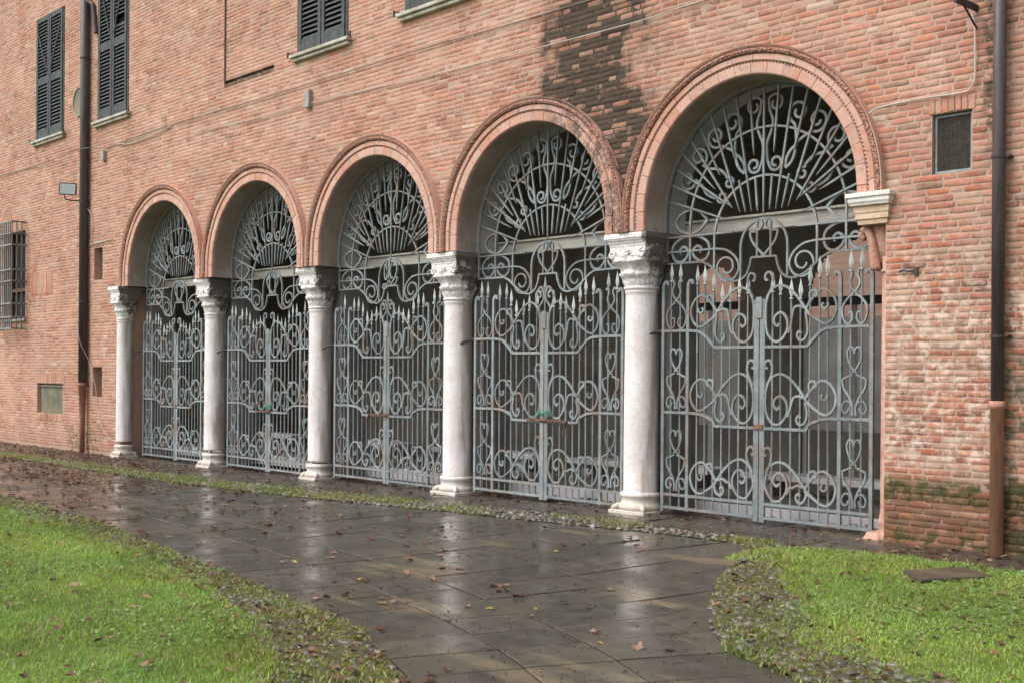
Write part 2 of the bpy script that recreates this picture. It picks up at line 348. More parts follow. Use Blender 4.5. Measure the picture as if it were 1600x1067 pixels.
def catmull(pts, k=8):
    P=[np.array(p,float) for p in pts]; P=[2*P[0]-P[1]]+P+[2*P[-1]-P[-2]]; out=[]
    for i in range(1,len(P)-2):
        for j in range(k):
            t=j/k; a,b,c,d=P[i-1],P[i],P[i+1],P[i+2]
            out.append(.5*((2*b)+(c-a)*t+(2*a-5*b+4*c-d)*t*t+(3*b-a-3*c+d)*t**3))
    out.append(P[-2]); return [tuple(p) for p in out]
def spiral(c, r0, r1, a0, turns, n=None):
    """points going inwards from radius r0 to r1, start angle a0 (deg), signed turns"""
    n=n or max(8,int(abs(turns)*20)); return [(c[0]+(r0+(r1-r0)*t)*math.cos(R(a0)+2*math.pi*turns*t), c[1]+(r0+(r1-r0)*t)*math.sin(R(a0)+2*math.pi*turns*t)) for t in np.linspace(0,1,n)]
def mir(p): return [(-x,z) for x,z in p]
def interp(x, pts): return np.interp(x,[p[0] for p in pts],[p[1] for p in pts])

# ------------------------------------------------------------------ ground levels
def gz(x,y):
    s=np.clip((np.asarray(x,float)-9.5)*.013,-.06,.10); f=np.clip((np.asarray(y,float)+3.6)/2.0,0,1); return s*f
S=3.2; ZS=3.4; RI=1.31; RE=1.597; XC=[1.6,4.8,8.0,11.2,14.4]; WT=.72; ABZ=3.22

g=MB().add([(-90,-120,-.14),(130,-120,-.14),(130,60,-.14),(-90,60,-.14)],[(0,1,2,3)]).build('ground','soil'); tag(g,kind='structure')
def sheet(name, xs, lo, hi, ny, dz, mat):
    V=[];F=[]
    for i,x in enumerate(xs):
        for j in range(ny+1):
            y=lo(x)+(hi(x)-lo(x))*j/ny; V.append((x,y,float(gz(x,y))+dz))
    for i in range(len(xs)-1):
        for j in range(ny):
            a=i*(ny+1)+j; F.append((a,a+ny+1,a+ny+2,a+1))
    return MB().add(V,F).build(name,mat)
EDGE_L=[(-30,-4.1),(0,-4.2),(6.1,-4.47),(7.5,-4.5),(9,-4.6),(11.1,-4.9),(12.85,-5.2),(14.1,-5.38),(14.8,-5.47),(15.5,-5.62),(16,-5.88),(16.55,-6.15),(17.3,-6.7),(18.2,-7.6),(19.2,-9),(20.2,-11.5),(21,-16)]
GRASS_L=[(-30,-4.5),(0,-4.6),(6.1,-4.85),(8.4,-4.95),(9.6,-4.95),(11.07,-5.12),(12.2,-5.3),(13.2,-5.5),(14.05,-5.72),(14.8,-5.98),(15.77,-6.4),(16.2,-6.75),(17,-7.7),(18,-8.9),(19,-10.5),(20.2,-16)]
EDGE_R=[(15.48,-1.26),(15.8,-2.05),(16.08,-2.6),(16.55,-3.36),(16.98,-3.93),(17.29,-4.24),(17.71,-4.45),(18.08,-4.59),(19,-4.8),(23,-5.2)]
TOP_R=[(15.48,-1.26),(15.8,-.92),(16.52,-.78),(17.11,-.8),(17.65,-.83),(23,-.9)]
INN_R=[(15.8,-1.57),(16.58,-2.61),(17.11,-3.2),(17.73,-3.75),(18.31,-4.1),(19,-4.3),(23,-4.7)]
COB_T=[(-30,-1.4),(-2.7,-1.31),(4,-1.05),(8,-.87),(12,-.58),(14.84,-.70),(15.6,-.9)]
COB_B=[(-30,-1.8),(-1.6,-1.7),(5.85,-1.63),(9,-1.5),(11.2,-1.25),(12.7,-1.18),(13.9,-1.05),(15.08,-1.04),(15.6,-1.3)]
eL=lambda x:float(interp(x,EDGE_L)); gL=lambda x:float(interp(x,GRASS_L)); eR=lambda x:float(interp(x,EDGE_R)); tR=lambda x:float(interp(x,TOP_R))
cT=lambda x:float(interp(x,COB_T)); cB=lambda x:float(interp(x,COB_B))
tag(sheet('path_bed',np.linspace(-30,24,109),lambda x:-12.,lambda x:.9,40,-.028,'mossy'),kind='structure')
tag(sheet('lawn',np.linspace(-30,20.4,120),lambda x:-30.,lambda x:eL(x)-.02,20,.006,'lawn'),kind='structure')
tag(sheet('lawn_soil',np.linspace(15.5,23,40),lambda x:eR(x),lambda x:tR(x),14,.012,'lawn'),kind='structure')
tag(sheet('corner_bed',np.linspace(15.52,21,50),eR,lambda x:min(float(interp(x,INN_R))+.05,tR(x)),4,.016,'mossy'),kind='structure')
tag(sheet('cobble_bed',np.linspace(-30,15.6,100),cB,cT,3,.007,'mossy'),kind='structure')

tag(sheet('border_bed',np.linspace(2,20.3,90),lambda x:min(gL(x),eL(x)-.1),lambda x:eL(x)-.015,3,.010,'mossy'),kind='structure')
# path slabs: rows across the curving path
GC=[(-30,-3.0),(0,-3.1),(6,-3.22),(8,-3.32),(10.3,-3.5),(11.88,-3.68),(12.72,-3.79),(13.49,-3.91),(14.89,-4.23),(15.84,-4.48),(16.7,-4.78),(17.54,-5.19),(18.5,-5.75),(20,-6.9),(21.2,-8.2),(22.5,-10)]
xs=np.linspace(-14,22.5,1400); ys=interp(xs,GC)
k_=np.ones(41)/41; ys=np.convolve(np.pad(ys,20,mode='edge'),k_,'valid')
seg=np.hypot(np.diff(xs),np.diff(ys)); arc=np.concatenate([[0],np.cumsum(seg)])
def pathpt(s_,w_):
    x=np.interp(s_,arc,xs); y=np.interp(s_,arc,ys); x2=np.interp(s_+.3,arc,xs); y2=np.interp(s_+.3,arc,ys); x1=np.interp(s_-.3,arc,xs); y1=np.interp(s_-.3,arc,ys)
    t=np.array([x2-x1,y2-y1]); t/=np.linalg.norm(t); return np.array([x-t[1]*w_, y+t[0]*w_])
paving=empty('stone_path'); tag(paving,kind='structure')
def inpath(x,y):
    if y<eL(x)-.02 or y>cB(x)+.03 and x<15.6: return False
    if x>15.45 and eR(x)<y<tR(x): return False
    return y<(cB(x) if x<15.6 else 9)
def slabmesh(q, h=.035, b=.006):
    c=sum(q)/len(q); V=[];F=[]
    tilt=rng.normal(0,.0025,2); dz=rng.normal(0,.0018); n=len(q)
    inner=[]
    for k in range(n):
        d=c-q[k]; d/=np.linalg.norm(d); inner.append(q[k]+d*b*1.3)
    zt=lambda p: float(gz(*p))+dz+float(np.dot(tilt,p-c))
    for p in q: V.append((p[0]-c[0],p[1]-c[1],zt(p)-h))
    for p in q: V.append((p[0]-c[0],p[1]-c[1],zt(p)-b*.7))
    for p in inner: V.append((p[0]-c[0],p[1]-c[1],zt(p)))
    for k in range(n):
        k2=(k+1)%n; F.append((k,k2,n+k2,n+k)); F.append((n+k,n+k2,2*n+k2,2*n+k))
    F.append(tuple(range(2*n,3*n))); return V,F,c
s_=0.; rowi=0; far_mb=MB(); nsl=0
while s_<arc[-1]-.6:
    L=rng.uniform(.44,.56); x0=np.interp(s_,arc,xs)
    cuts=[-.56,0.]
    if rowi%1==0:
        a=-.56
        while a>-3.6: a-=rng.uniform(.55,1.15); cuts.append(a)
        a=0.
        while a<3.6: a+=rng.uniform(.6,1.25); cuts.append(a)
    cuts=sorted(cuts)
    for a,b in zip(cuts[:-1],cuts[1:]):
        gap=.006; mid=pathpt(s_+L/2,(a+b)/2)
        q=[pathpt(s_+gap,a+gap),pathpt(s_+L-gap,a+gap),pathpt(s_+L-gap,b-gap),pathpt(s_+gap,b-gap)]
        if max(p[1] for p in q)<eL(mid[0])-.05 or min(p[0] for p in q)>15.5 and all(p[1]>eR(p[0])+.05 for p in q): continue
        # cut the slab along the strip of cobbles
        yt=lambda p:(cB(p[0])+.12 if p[0]<15.5 else -1.2)-p[1]
        d=[yt(p) for p in q]
        if max(d)<=.05: continue
        if min(d)<0:
            q2=[]
            for k in range(4):
                k2=(k+1)%4
                if d[k]>=0: q2.append(q[k])
                if (d[k]>=0)!=(d[k2]>=0): q2.append(q[k]+(q[k2]-q[k])*d[k]/(d[k]-d[k2]))
            q=q2
            if len(q)<3: continue
        V,F,c=slabmesh(q)
        if c[0]<2.0: far_mb.add([(v[0]+c[0],v[1]+c[1],v[2]) for v in V],F)
        else: MB().add(V,F).build('paving_slab','slab',paving,(c[0],c[1],0)); nsl+=1
    s_+=L; rowi+=1
tag(far_mb.build('far_paving','slab',paving),kind='stuff')
# pavement under the arcade
pavt=empty('pavement'); tag(pavt,kind='structure')
x=-8.
while x<22:
    L=rng.uniform(.9,1.5)
    lo=lambda t:(cT(t) if t<15.5 else tR(t))+.01
    ym=-.28+rng.normal(0,.04)
    for (fa,fb) in (((lambda t:max(lo(t),-9)),(lambda t:ym)),((lambda t:ym+.012),(lambda t:.92))):
        q=[np.array([x+.006,fa(x)]),np.array([x+L-.006,fa(x+L)]),np.array([x+L-.006,fb(x+L)]),np.array([x+.006,fb(x)])]
        if q[3][1]-q[0][1]<.1: continue
        V,F,c=slabmesh(q); MB().add(V,F).build('paving_slab','strip',pavt,(c[0],c[1],0))
    x+=L

# ------------------------------------------------------------------ the building
bld=empty('brick_palace'); tag(bld,'long weathered pink brick palace with five round arches on white columns','building')
XL,XR,ZT=-14.,24.,13.
WIN=[(-4.30,-2.80,6.60,9.27),(-1.15,.22,6.56,9.6),(6.06,7.40,6.52,9.2),(8.75,10.15,6.58,9.2)]
RECT=[(*w_,.09) for w_ in WIN]+[(16.45,16.82,3.45,3.99,.16),(-1.28,-.89,3.41,4.05,.28),(-1.31,-.88,1.08,1.68,.28),(-4.15,-2.77,.68,1.32,.12),(-6.10,-4.87,2.75,4.72,.22),(3.81,3.87,6.44,12.9,.05),(3.87,5.38,6.44,6.50,.045),(30,31,20,21,.03)]
def gaps(z, extra=0.0, r=RE-.012):
    g=[]
    if z<ABZ+.0: g.append((-.02,16.0))
    for xc in XC:
        d=z-ZS
        if z>=ABZ and d<0: g.append((xc-r,xc+r))
        elif 0<=d<r: h=math.sqrt(r*r-d*d); g.append((xc-h,xc+h))
    for (a,b,c,d,_) in RECT[:-1]:
        if c-extra<=z<=d+extra: g.append((a-extra,b+extra))
    g.sort(); out=[]
    for a,b in g:
        if out and a<=out[-1][1]+1e-6: out[-1]=(out[-1][0],max(out[-1][1],b))
        else: out.append((a,b))
    return out
def solid(z, x0=XL, x1=XR, **k):
    cur=x0; res=[]
    for a,b in gaps(z,**k):
        if b<=x0 or a>=x1: continue
        if a>cur: res.append((cur,min(a,x1)))
        cur=max(cur,b)
    if cur<x1: res.append((cur,x1))
    return res
# mortar core: front sheet with real holes, reveals behind them
def core(y, r=RE-.05, rects=True, flip=False):
    mb=MB(); zb=sorted(set([-.2,ABZ,ZS,ZT]+[v for q in RECT[:-1] for v in q[2:4]]+[ZS+(RE-.05)*math.sin(R(a)) for a in np.linspace(0,90,40)]))
    for z0,z1 in zip(zb[:-1],zb[1:]):
        for a,b in solid((z0+z1)/2,r=r): mb.add([(a,y,z0),(b,y,z0),(b,y,z1),(a,y,z1)],[(0,1,2,3) if not flip else (3,2,1,0)])
    return mb
mb=core(.0014)
for (a,b,c,d,dep) in RECT[:-1]:
    mb.add([(a,.0014,c),(b,.0014,c),(b,.0014,d),(a,.0014,d),(a,dep,c),(b,dep,c),(b,dep,d),(a,dep,d)],[(0,1,5,4),(1,2,6,5),(2,3,7,6),(3,0,4,7),(4,5,6,7)])
mb.box(-.3,-.02,.016,WT,-.2,ABZ); mb.box(16.0,16.3,.016,WT,-.2,ABZ)
wall=mb.build('wall','mortar',bld)
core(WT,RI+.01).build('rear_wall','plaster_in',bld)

# bricks
PAL=np.array([(.42,.165,.105),(.46,.195,.13),(.46,.235,.17),(.50,.30,.225),(.49,.34,.24),(.37,.135,.085),(.27,.105,.075),(.26,.15,.115),(.36,.26,.21),(.50,.205,.11)])
PW=np.array([.17,.15,.14,.08,.08,.14,.08,.07,.04,.05])
CH=.0605; bricks=[]   # x0,x1,z,h,y,colour
zmax=lambda X: min(12.5,4.9+.2276*(17.2-X)+1.0)
j=0; z=.012-CH; CH0=CH
while True:
    z+=CH; CH=CH0*rng.uniform(.90,1.10)
    if z>12.4: break
    for a,b in solid(z+CH/2,-8.2,19.2):
        x=a+ (0 if (j%2==0) else -.10); x-=rng.uniform(0,.08) if a<-8 else 0
        while x<b:
            L=rng.choice([.27,.25,.23,.14,.13,.19],p=[.3,.22,.12,.16,.1,.1])*rng.uniform(.92,1.08)
            x0=max(x,a)+.004; x1=min(x+L,b)-.006
            x+=L+.004
            if x1-x0<.03 or z>zmax(x0): continue
            jn=rng.uniform(.0035,.0075); yy=rng.normal(-.0006,.0009)
            if rng.random()<.05: yy+=.002
            if rng.random()<.06: yy-=rng.uniform(.002,.005)
            if x0>15.4: yy-=.0006
            if x0>15.99 and z<.58: yy-=.003
            cidx=rng.choice(len(PAL),p=PW/PW.sum()); c=(PAL[cidx]*.86*np.array([.97,1.,1.03])+np.array([.41,.205,.145])*.14)*rng.uniform(.84,1.12)
            if x0>15.5 and rng.random()<.45: c=c*np.array([1.02,.86,.80])
            if rng.random()<.007: c=np.array([.55,.46,.41])
            wz=.003*math.sin(x0*1.7+j*.3)+.0012*math.sin(x0*4.1+j)
            bricks.append((x0+jn*.3,x1-jn*.3,z+wz+jn,CH-jn*1.6,yy,*np.clip(c,0,.75),rng.random()))
    j+=1
B=np.array(bricks)
def brick_mesh(name,B,hi,origin=None):
    n=len(B); x0,x1,z0,h,y=B[:,0],B[:,1],B[:,2],B[:,3],B[:,4]; z1=z0+h-.002; w_=x1-x0
    if hi:
        cr=np.minimum(.010,w_*.2)
        fx=[(0,0,1,0),(0,0,0,0)]
        pts=[(x0,z0+.009),(x0+cr,z0),(x0+w_*.35,z0),(x0+w_*.68,z0),(x1-cr,z0),(x1,z0+.009),(x1,z1-.009),(x1-cr,z1),(x0+w_*.66,z1),(x0+w_*.33,z1),(x0+cr,z1),(x0,z1-.009)]
    else:
        cr=np.minimum(.008,w_*.2); pts=[(x0,z0+.008),(x0+cr,z0),(x1-cr,z0),(x1,z0+.008),(x1,z1-.008),(x1-cr,z1),(x0+cr,z1),(x0,z1-.008)]
    m=len(pts); PX=np.stack([p[0]+0*x0 for p in pts],1)+rng.normal(0,.0024,(n,m)); PZ=np.stack([p[1]+0*x0 for p in pts],1)+rng.normal(0,.0018,(n,m))
    cx=PX.mean(1,keepdims=True); cz=PZ.mean(1,keepdims=True); tl=rng.normal(0,.004,(n,1))
    rings=[(PX,PZ,np.full((n,m),.05)),(PX,PZ,y[:,None]+.0014+0*PX)]
    ins=.0035; sx=1-2*ins/np.maximum(w_,.03)[:,None]; sz=1-2*ins*.8/h[:,None]
    rings.append((cx+(PX-cx)*sx,cz+(PZ-cz)*sz,y[:,None]-.0006+rng.normal(0,.0008,(n,m))+tl*(PX-cx)*2))
    k=len(rings); V=np.zeros((n,k*m,3))
    for r_,(a,b,c) in enumerate(rings): V[:,r_*m:(r_+1)*m,0]=a; V[:,r_*m:(r_+1)*m,1]=c; V[:,r_*m:(r_+1)*m,2]=b
    f4=[]
    for r_ in range(k-1):
        for q in range(m): f4.append((r_*m+q,r_*m+(q+1)%m,(r_+1)*m+(q+1)%m,(r_+1)*m+q))
    f4=np.array(f4); cap=np.arange((k-1)*m,k*m)[None]
    off=(np.arange(n)*k*m)[:,None,None]
    F4=(f4[None]+off).reshape(-1,4); FC=(cap[None]+off).reshape(-1,m)
    V=V.reshape(-1,3)
    if origin is not None: V=V-np.array(origin)
    return mesh_np(name,V,[F4,FC],'brick',np.repeat(B[:,5:9],k*m,0),'bcol')
near=np.where((B[:,0]>16.0)&(B[:,1]<17.55)&(B[:,2]<4.6)&(B[:,2]>.0)&((B[:,1]-B[:,0])>.11))[0]
near=near[np.argsort(-B[near,0]*0 - (B[near,1]-B[near,0]))][:300]
msk=np.zeros(len(B),bool); msk[near]=True
for i in near:
    b=B[i:i+1]; o=((b[0,0]+b[0,1])/2,0,b[0,2]); place('brick',brick_mesh('brick',b,True,o),wall,o)
rest=B[~msk]; hi=rest[:,0]>10.5
tag(place('near_brickwork',brick_mesh('near_brickwork',rest[hi],True),wall),kind='stuff')
tag(place('far_brickwork',brick_mesh('far_brickwork',rest[~hi],False),wall),kind='stuff')
# soldier courses above the recesses and the grated window
def soldiers(x0,x1,z0,z1,y=-.004):
    x=x0; 
    while x<x1-.03:
        wd=rng.uniform(.058,.07); c=PAL[rng.integers(0,4)]*rng.uniform(.85,1.1)
        me=MB().bbox(-wd/2+.005,wd/2-.005,0,.045,0,z1-z0,.004).mesh('brick','brick')
        a=me.attributes.new('bcol','FLOAT_COLOR','POINT'); a.data.foreach_set('color',np.tile([*c,1],len(me.vertices)).astype(np.float32))
        place('brick',me,wall,(x+wd/2,y-.004+rng.normal(0,.002),z0+rng.normal(0,.004))); x+=wd
soldiers(16.42,16.86,3.995,4.13); soldiers(-4.2,-2.72,1.325,1.52); soldiers(-4.2,-2.72,.53,.675); soldiers(-4.55,-3.3,3.25,3.75)

# archivolts
def archpt(t, r):   # t: distance parameter 0..1 over stilt + half circle + stilt
    st=ZS-ABZ; tot=2*st+math.pi*1.45; d=t*tot
    if d<st: return (-r, ABZ+d, math.pi)
    if d>tot-st: return (r, ABZ+(tot-d), 0.)
    a=math.pi-(d-st)/1.45; return (r*math.cos(a), ZS+r*math.sin(a), a)
def archsweep(prof, t0, t1, n, closed=True):
    V=[];F=[];m=len(prof)
    for i in range(n+1):
        t=t0+(t1-t0)*i/n
        for (r,y) in prof:
            x,z,_=archpt(t,r); V.append((x,y,z))
    for i in range(n):
        for k in range(m if closed else m-1):
            k2=(k+1)%m; F.append((i*m+k,i*m+k2,(i+1)*m+k2,(i+1)*m+k))
    if closed: F.append(tuple(range(m))); F.append(tuple(n*m+k for k in range(m-1,-1,-1)))
    return V,F
INNER=[(RI,.02),(RI,-.022),(RI+.012,-.032),(RI+.105,-.032),(RI+.112,-.026),(RI+.112,.02)]
MID=[(RI+.135,.02),(RI+.135,-.030),(RI+.142,-.042),(RI+.196,-.042),(RI+.203,-.030),(RI+.203,.02)]
OUT=[(RI+.206,.02),(RI+.206,-.045),(RI+.215,-.062),(RI+.236,-.074),(RI+.258,-.066),(RI+.266,-.048),(RI+.266,.02)]
FIL=[(RI+.267,.02),(RI+.267,-.066),(RI+.287,-.080),(RI+.287,.02)]
GRV=[(RI+.113,.018),(RI+.113,-.012),(RI+.134,-.012),(RI+.134,.018)]
def arch_piece(prof,n,seg,mat,name,nb):
    out=[]
    for b in range(nb):
        g=.0006 if nb>1 else 0; V,F=archsweep(prof,b/nb+g,(b+1)/nb-g,seg); out.append(MB().add(V,F).mesh(name,mat))
    return out
P_in=arch_piece(INNER,0,3,'terra','voussoir',23); P_mid=arch_piece(MID,0,3,'terra','moulding_block',19); P_out=arch_piece(OUT,0,5,'terra_carved','carved_block',13)
P_fil=arch_piece(FIL,0,70,'terra','fillet',1)[0]; P_grv=arch_piece(GRV,0,60,'terra_carved','groove',1)[0]
bead=MB()
nbd=118
for i in range(nbd):
    x,z,a=archpt((i+.5)/nbd,RI+.1235); u=Vector((math.cos(a),0,math.sin(a))); t=Vector((-math.sin(a),0,math.cos(a))); c=Vector((x,-.014,z))
    V=[c+u*(.010*p)+t*(.0125*q)+Vector((0,-.014*(1-.25*abs(p)-.25*abs(q)),0))*s for s in (0,1) for p,q in ((-1,-1),(1,-1),(1,1),(-1,1))]
    bead.add(V,[(0,1,5,4),(1,2,6,5),(2,3,7,6),(3,0,4,7),(4,5,6,7)])
P_bead=bead.mesh('bead_row','terra')
V=[];F=[];n=48
for i in range(n+1):
    for y_ in (-.02,.34,WT):
        x,z,_=archpt(i/n,RI+.002); V.append((x,y_,z))
for i in range(n):
    F.append((i*3,i*3+1,i*3+4,i*3+3))
P_intr=MB().add(V,F).mesh('intrados','plaster'); P_rear=MB().add(V,[tuple(q+1 for q in f) for f in F]).mesh('rear_intrados','limewash')
for xc in XC:
    av=empty('archivolt',(xc,0,0),bld); av['label']='round terracotta arch moulding with a carved outer band'
    for nm,L in (('voussoir',P_in),('moulding_block',P_mid),('carved_block',P_out)):
        for me in L:
            o=place(nm,me,av,(0,rng.normal(0,.0015),0))
    place('fillet',P_fil,av); place('groove',P_grv,av); tag(place('bead_row',P_bead,av),kind='stuff'); place('intrados',P_intr,av); place('rear_intrados',P_rear,av)

# columns
def capital_mesh(seed, mat):
    rr=np.random.default_rng(seed); mb=MB(); nT,nZ=72,26; V=[];F=[]
    for k in range(nZ):
        t=k/(nZ-1); z=2.62+t*.34
        for j in range(nT):
            a=2*math.pi*j/nT
            r=.195+.03*t+.075*max(0,t-.45)**1.2*2.2
            # two tiers of leaves, tips curling outwards
            l1=abs(math.cos(4*a))**.6; l2=abs(math.sin(4*a))**.6
            tip1=math.exp(-((t-.42)/.10)**2); tip2=math.exp(-((t-.82)/.10)**2)
            r+=.018*l1*(t<.46)*min(1,t*6)+.032*l1*tip1+.020*l2*(t>.3)*(t<.86)+.040*l2*tip2+.006*math.cos(24*a)*(t>.06)
            # towards a square at the top
            c=max(abs(math.cos(a)),abs(math.sin(a))); r*= (1+ (1/c-1)*.55*max(0,t-.5)*2)
            r+=rr.normal(0,.0025)
            V.append((r*math.cos(a),r*math.sin(a),z))
    for k in range(nZ-1):
        for j in range(nT): F.append((k*nT+j,k*nT+(j+1)%nT,(k+1)*nT+(j+1)%nT,(k+1)*nT+j))
    mb.add(V,F)
    # corner volutes and face rosettes on the block
    for sx in (-1,1):
        for sy in (-1,1):
            for ax in (0,1):
                c=Vector((sx*.255,sy*.255,2.985)); pts=[]
                for (u,v) in spiral((0,0),.052,.012,90,sx*1.6 if ax==0 else sy*1.6,22): pts.append(c+(Vector((u-sx*.03,sy*.012,v)) if ax==0 else Vector((sx*.012,u-sy*.03,v))))
                mb.tube(pts,[.016-.006*i/22 for i in range(22)],6)
    for d in range(4):
        a=d*math.pi/2-math.pi/2; n_=Vector((math.cos(a),math.sin(a),0)); t=Vector((-n_.y,n_.x,0)); c=n_*.262+Vector((0,0,2.99))
        for i in range(7):
            b=2*math.pi*i/7; pts=[c+n_*.004,c+n_*.022+.022*(math.cos(b)*t+math.sin(b)*Vector((0,0,1))),c+.045*(math.cos(b)*t+math.sin(b)*Vector((0,0,1)))]
            mb.tube(pts,[.012,.015,.006],5)
    me=mb.mesh('capital',mat,True); return me
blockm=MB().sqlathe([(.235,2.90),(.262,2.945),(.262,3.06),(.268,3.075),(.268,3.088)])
for a in range(4):
    pass
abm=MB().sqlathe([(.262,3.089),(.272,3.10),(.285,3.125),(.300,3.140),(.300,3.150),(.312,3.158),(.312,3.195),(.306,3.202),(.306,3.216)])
basem=MB().sqlathe([(.262,0),(.262,.035),(.255,.042)])
prof=[(.236,.040),(.250,.052),(.256,.075),(.250,.098),(.234,.112),(.222,.125),(.216,.155),(.222,.178),(.226,.186),(.236,.196),(.239,.212),(.236,.228),(.222,.238),(.208,.246)]
bm2=MB().lathe(prof,40)
for sx in (-1,1):
    for sy in (-1,1): # corner spurs
        bm2.tube([(sx*.15,sy*.15,.10),(sx*.20,sy*.20,.075),(sx*.238,sy*.238,.05)],[.03,.035,.018],7)
def shaft_mesh(k,mat='marble'):
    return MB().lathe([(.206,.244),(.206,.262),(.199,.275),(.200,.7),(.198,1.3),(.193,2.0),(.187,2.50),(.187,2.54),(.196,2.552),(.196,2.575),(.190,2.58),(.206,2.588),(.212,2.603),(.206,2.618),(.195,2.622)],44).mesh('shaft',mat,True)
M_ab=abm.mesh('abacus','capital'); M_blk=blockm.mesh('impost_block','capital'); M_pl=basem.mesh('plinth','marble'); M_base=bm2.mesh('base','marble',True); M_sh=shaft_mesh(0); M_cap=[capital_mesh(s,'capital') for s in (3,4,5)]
CX=[(-.03,.07),(3.08,.27),(6.33,.27),(9.60,.27),(12.82,.27)]
CLAB=['half-buried stained column against the brick jamb at the far end','white column between the two farthest gates','white column with a cracked foot between second and third gates','white column with a carved leaf capital and spurred base','thick white column nearest the camera with rosettes on its capital']
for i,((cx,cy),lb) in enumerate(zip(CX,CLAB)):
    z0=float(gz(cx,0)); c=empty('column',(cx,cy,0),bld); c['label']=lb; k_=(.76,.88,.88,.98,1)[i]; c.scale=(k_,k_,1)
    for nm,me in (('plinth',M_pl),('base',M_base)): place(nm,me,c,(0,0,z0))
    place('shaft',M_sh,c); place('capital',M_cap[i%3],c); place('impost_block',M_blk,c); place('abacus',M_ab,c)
c=empty('half_column',(16.04,.20,0),bld); c['label']='slender red marble half column with a scrolled bracket capital'
MB().lathe([(.190,.03),(.195,.07),(.190,.11),(.178,.13),(.175,.16),(.182,.19),(.178,.22),(.165,.31),(.160,2.70)],28).build('shaft','redmarble',c,(0,0,.05),True)
MB().sqlathe([(.15,-.05),(.15,.03),(.135,.06),(.12,.10)]).build('plinth','redmarble',c,(-.14,.0,.05))
MB().lathe([(.165,2.62),(.182,2.635),(.165,2.65)],24).build('neck_ring','cream',c,(0,0,-.02),True)
mb=MB(); pts=[(-.03,-.02,2.58),(-.045,-.02,2.72),(-.07,-.02,2.86),(-.11,-.02,2.95),(-.16,-.02,2.96),(-.175,-.02,2.91),(-.14,-.02,2.885)]
for dy in (-.10,0,.10): mb.tube([(x,y+dy,z) for x,y,z in catmull(pts,5)],[.05-.02*k/30 for k in range(31)],8)
mb.lathe([(.10,2.64),(.11,2.8),(.12,2.95),(.135,3.06)],24); mb.build('capital','redmarble',c,(-.155,-.0,.05),True)
MB().sqlathe([(.15,2.99),(.155,3.03),(.17,3.04),(.17,3.09),(.178,3.10),(.182,3.15),(.19,3.16)]).build('impost_block','cream',c,(-.165,-.07,.065))
MB().sqlathe([(.195,3.165),(.20,3.18),(.212,3.20),(.212,3.235),(.228,3.242),(.228,3.275),(.222,3.282)]).build('abacus','abacus',c,(-.17,-.085,.065))

# piers behind the columns, beams, step
for i,(cx,cy) in enumerate(CX): MB().bbox(cx-.19,cx+.26,.50,WT+.28,-.03,ABZ,.01).build('rear_pilaster','plaster_rear',bld)
for k,xc in enumerate(XC):
    b=MB().bbox(xc-1.45,xc+1.45,WT+.02,WT+.14,3.215,3.355,.006).build('tie_beam','timber',bld)
    MB().bbox(xc-1.45,xc+1.45,WT-.02,WT+.16,3.357,3.385,.005).build('cap_board','timber',b)
st=MB().bbox(-.4,18,.98,1.02,-.02,.155,.006).build('step_riser','stepstone',bld)
# portico interior
BY=4.4
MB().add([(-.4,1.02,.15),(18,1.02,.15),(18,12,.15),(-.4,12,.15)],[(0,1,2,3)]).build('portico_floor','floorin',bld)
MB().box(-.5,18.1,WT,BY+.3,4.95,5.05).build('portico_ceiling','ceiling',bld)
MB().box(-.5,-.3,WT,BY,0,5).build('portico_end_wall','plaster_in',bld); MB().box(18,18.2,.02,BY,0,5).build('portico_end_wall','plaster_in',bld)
OPN=[(10.62,.58),(13.05,.80)]   # arched doorways to the courtyard: centre, half width
mb=MB(); SPB=2.72
xsB=sorted(set([-.5,18.1]+[c+s*h*math.cos(R(a)) for c,h in OPN for s in (-1,1) for a in range(0,91,6)]))
for a,b in zip(xsB[:-1],xsB[1:]):
    m_=(a+b)/2; z0=0
    for c_,h_ in OPN:
        if abs(m_-c_)<h_: z0=SPB+math.sqrt(h_*h_-(m_-c_)**2)
    mb.box(a,b,BY,BY+.3,z0,5)
mb.build('portico_back_wall','plaster_in',bld)
for c_,h_ in OPN[:1]:
    V=[];F=[]
    for i in range(25):
        a=R(180*i/24)
        for r_,y_ in ((h_,BY-.03),(h_+.16,BY-.03),(h_+.16,BY+.02),(h_,BY+.32)): V.append((c_+r_*math.cos(a),y_,SPB+r_*math.sin(a)))
    for i in range(24):
        for k in range(4): F.append((i*4+k,i*4+(k+1)%4,i*4+4+(k+1)%4,i*4+4+k))
    MB().add(V,F).build('inner_arch_ring','terra',bld)
for c_,h_ in OPN:
    d=empty('courtyard_door',(c_,BY+.12,0),bld)
    MB().bbox(-h_,h_,-.04,.04,2.60,2.72,.005).build('transom','darkiron',d)
    for x_ in (-h_+.04,0,h_-.04): MB().bbox(x_-.035,x_+.035,-.03,.03,.15,2.6,.004).build('door_stile','timber',d)
    for sx in (-1,1): MB().bbox(min(sx*.04,sx*(h_-.08)),max(sx*.04,sx*(h_-.08)),-.02,.02,.2,.85,.004).build('door_panel','plaster_in',d)
mb=MB().box(4,20,9.4,9.6,0,6); mb.build('courtyard_wall','brickin',bld)
MB().box(4,20,9.36,9.398,0,2.7).build('courtyard_dado','plaster_rear',bld)
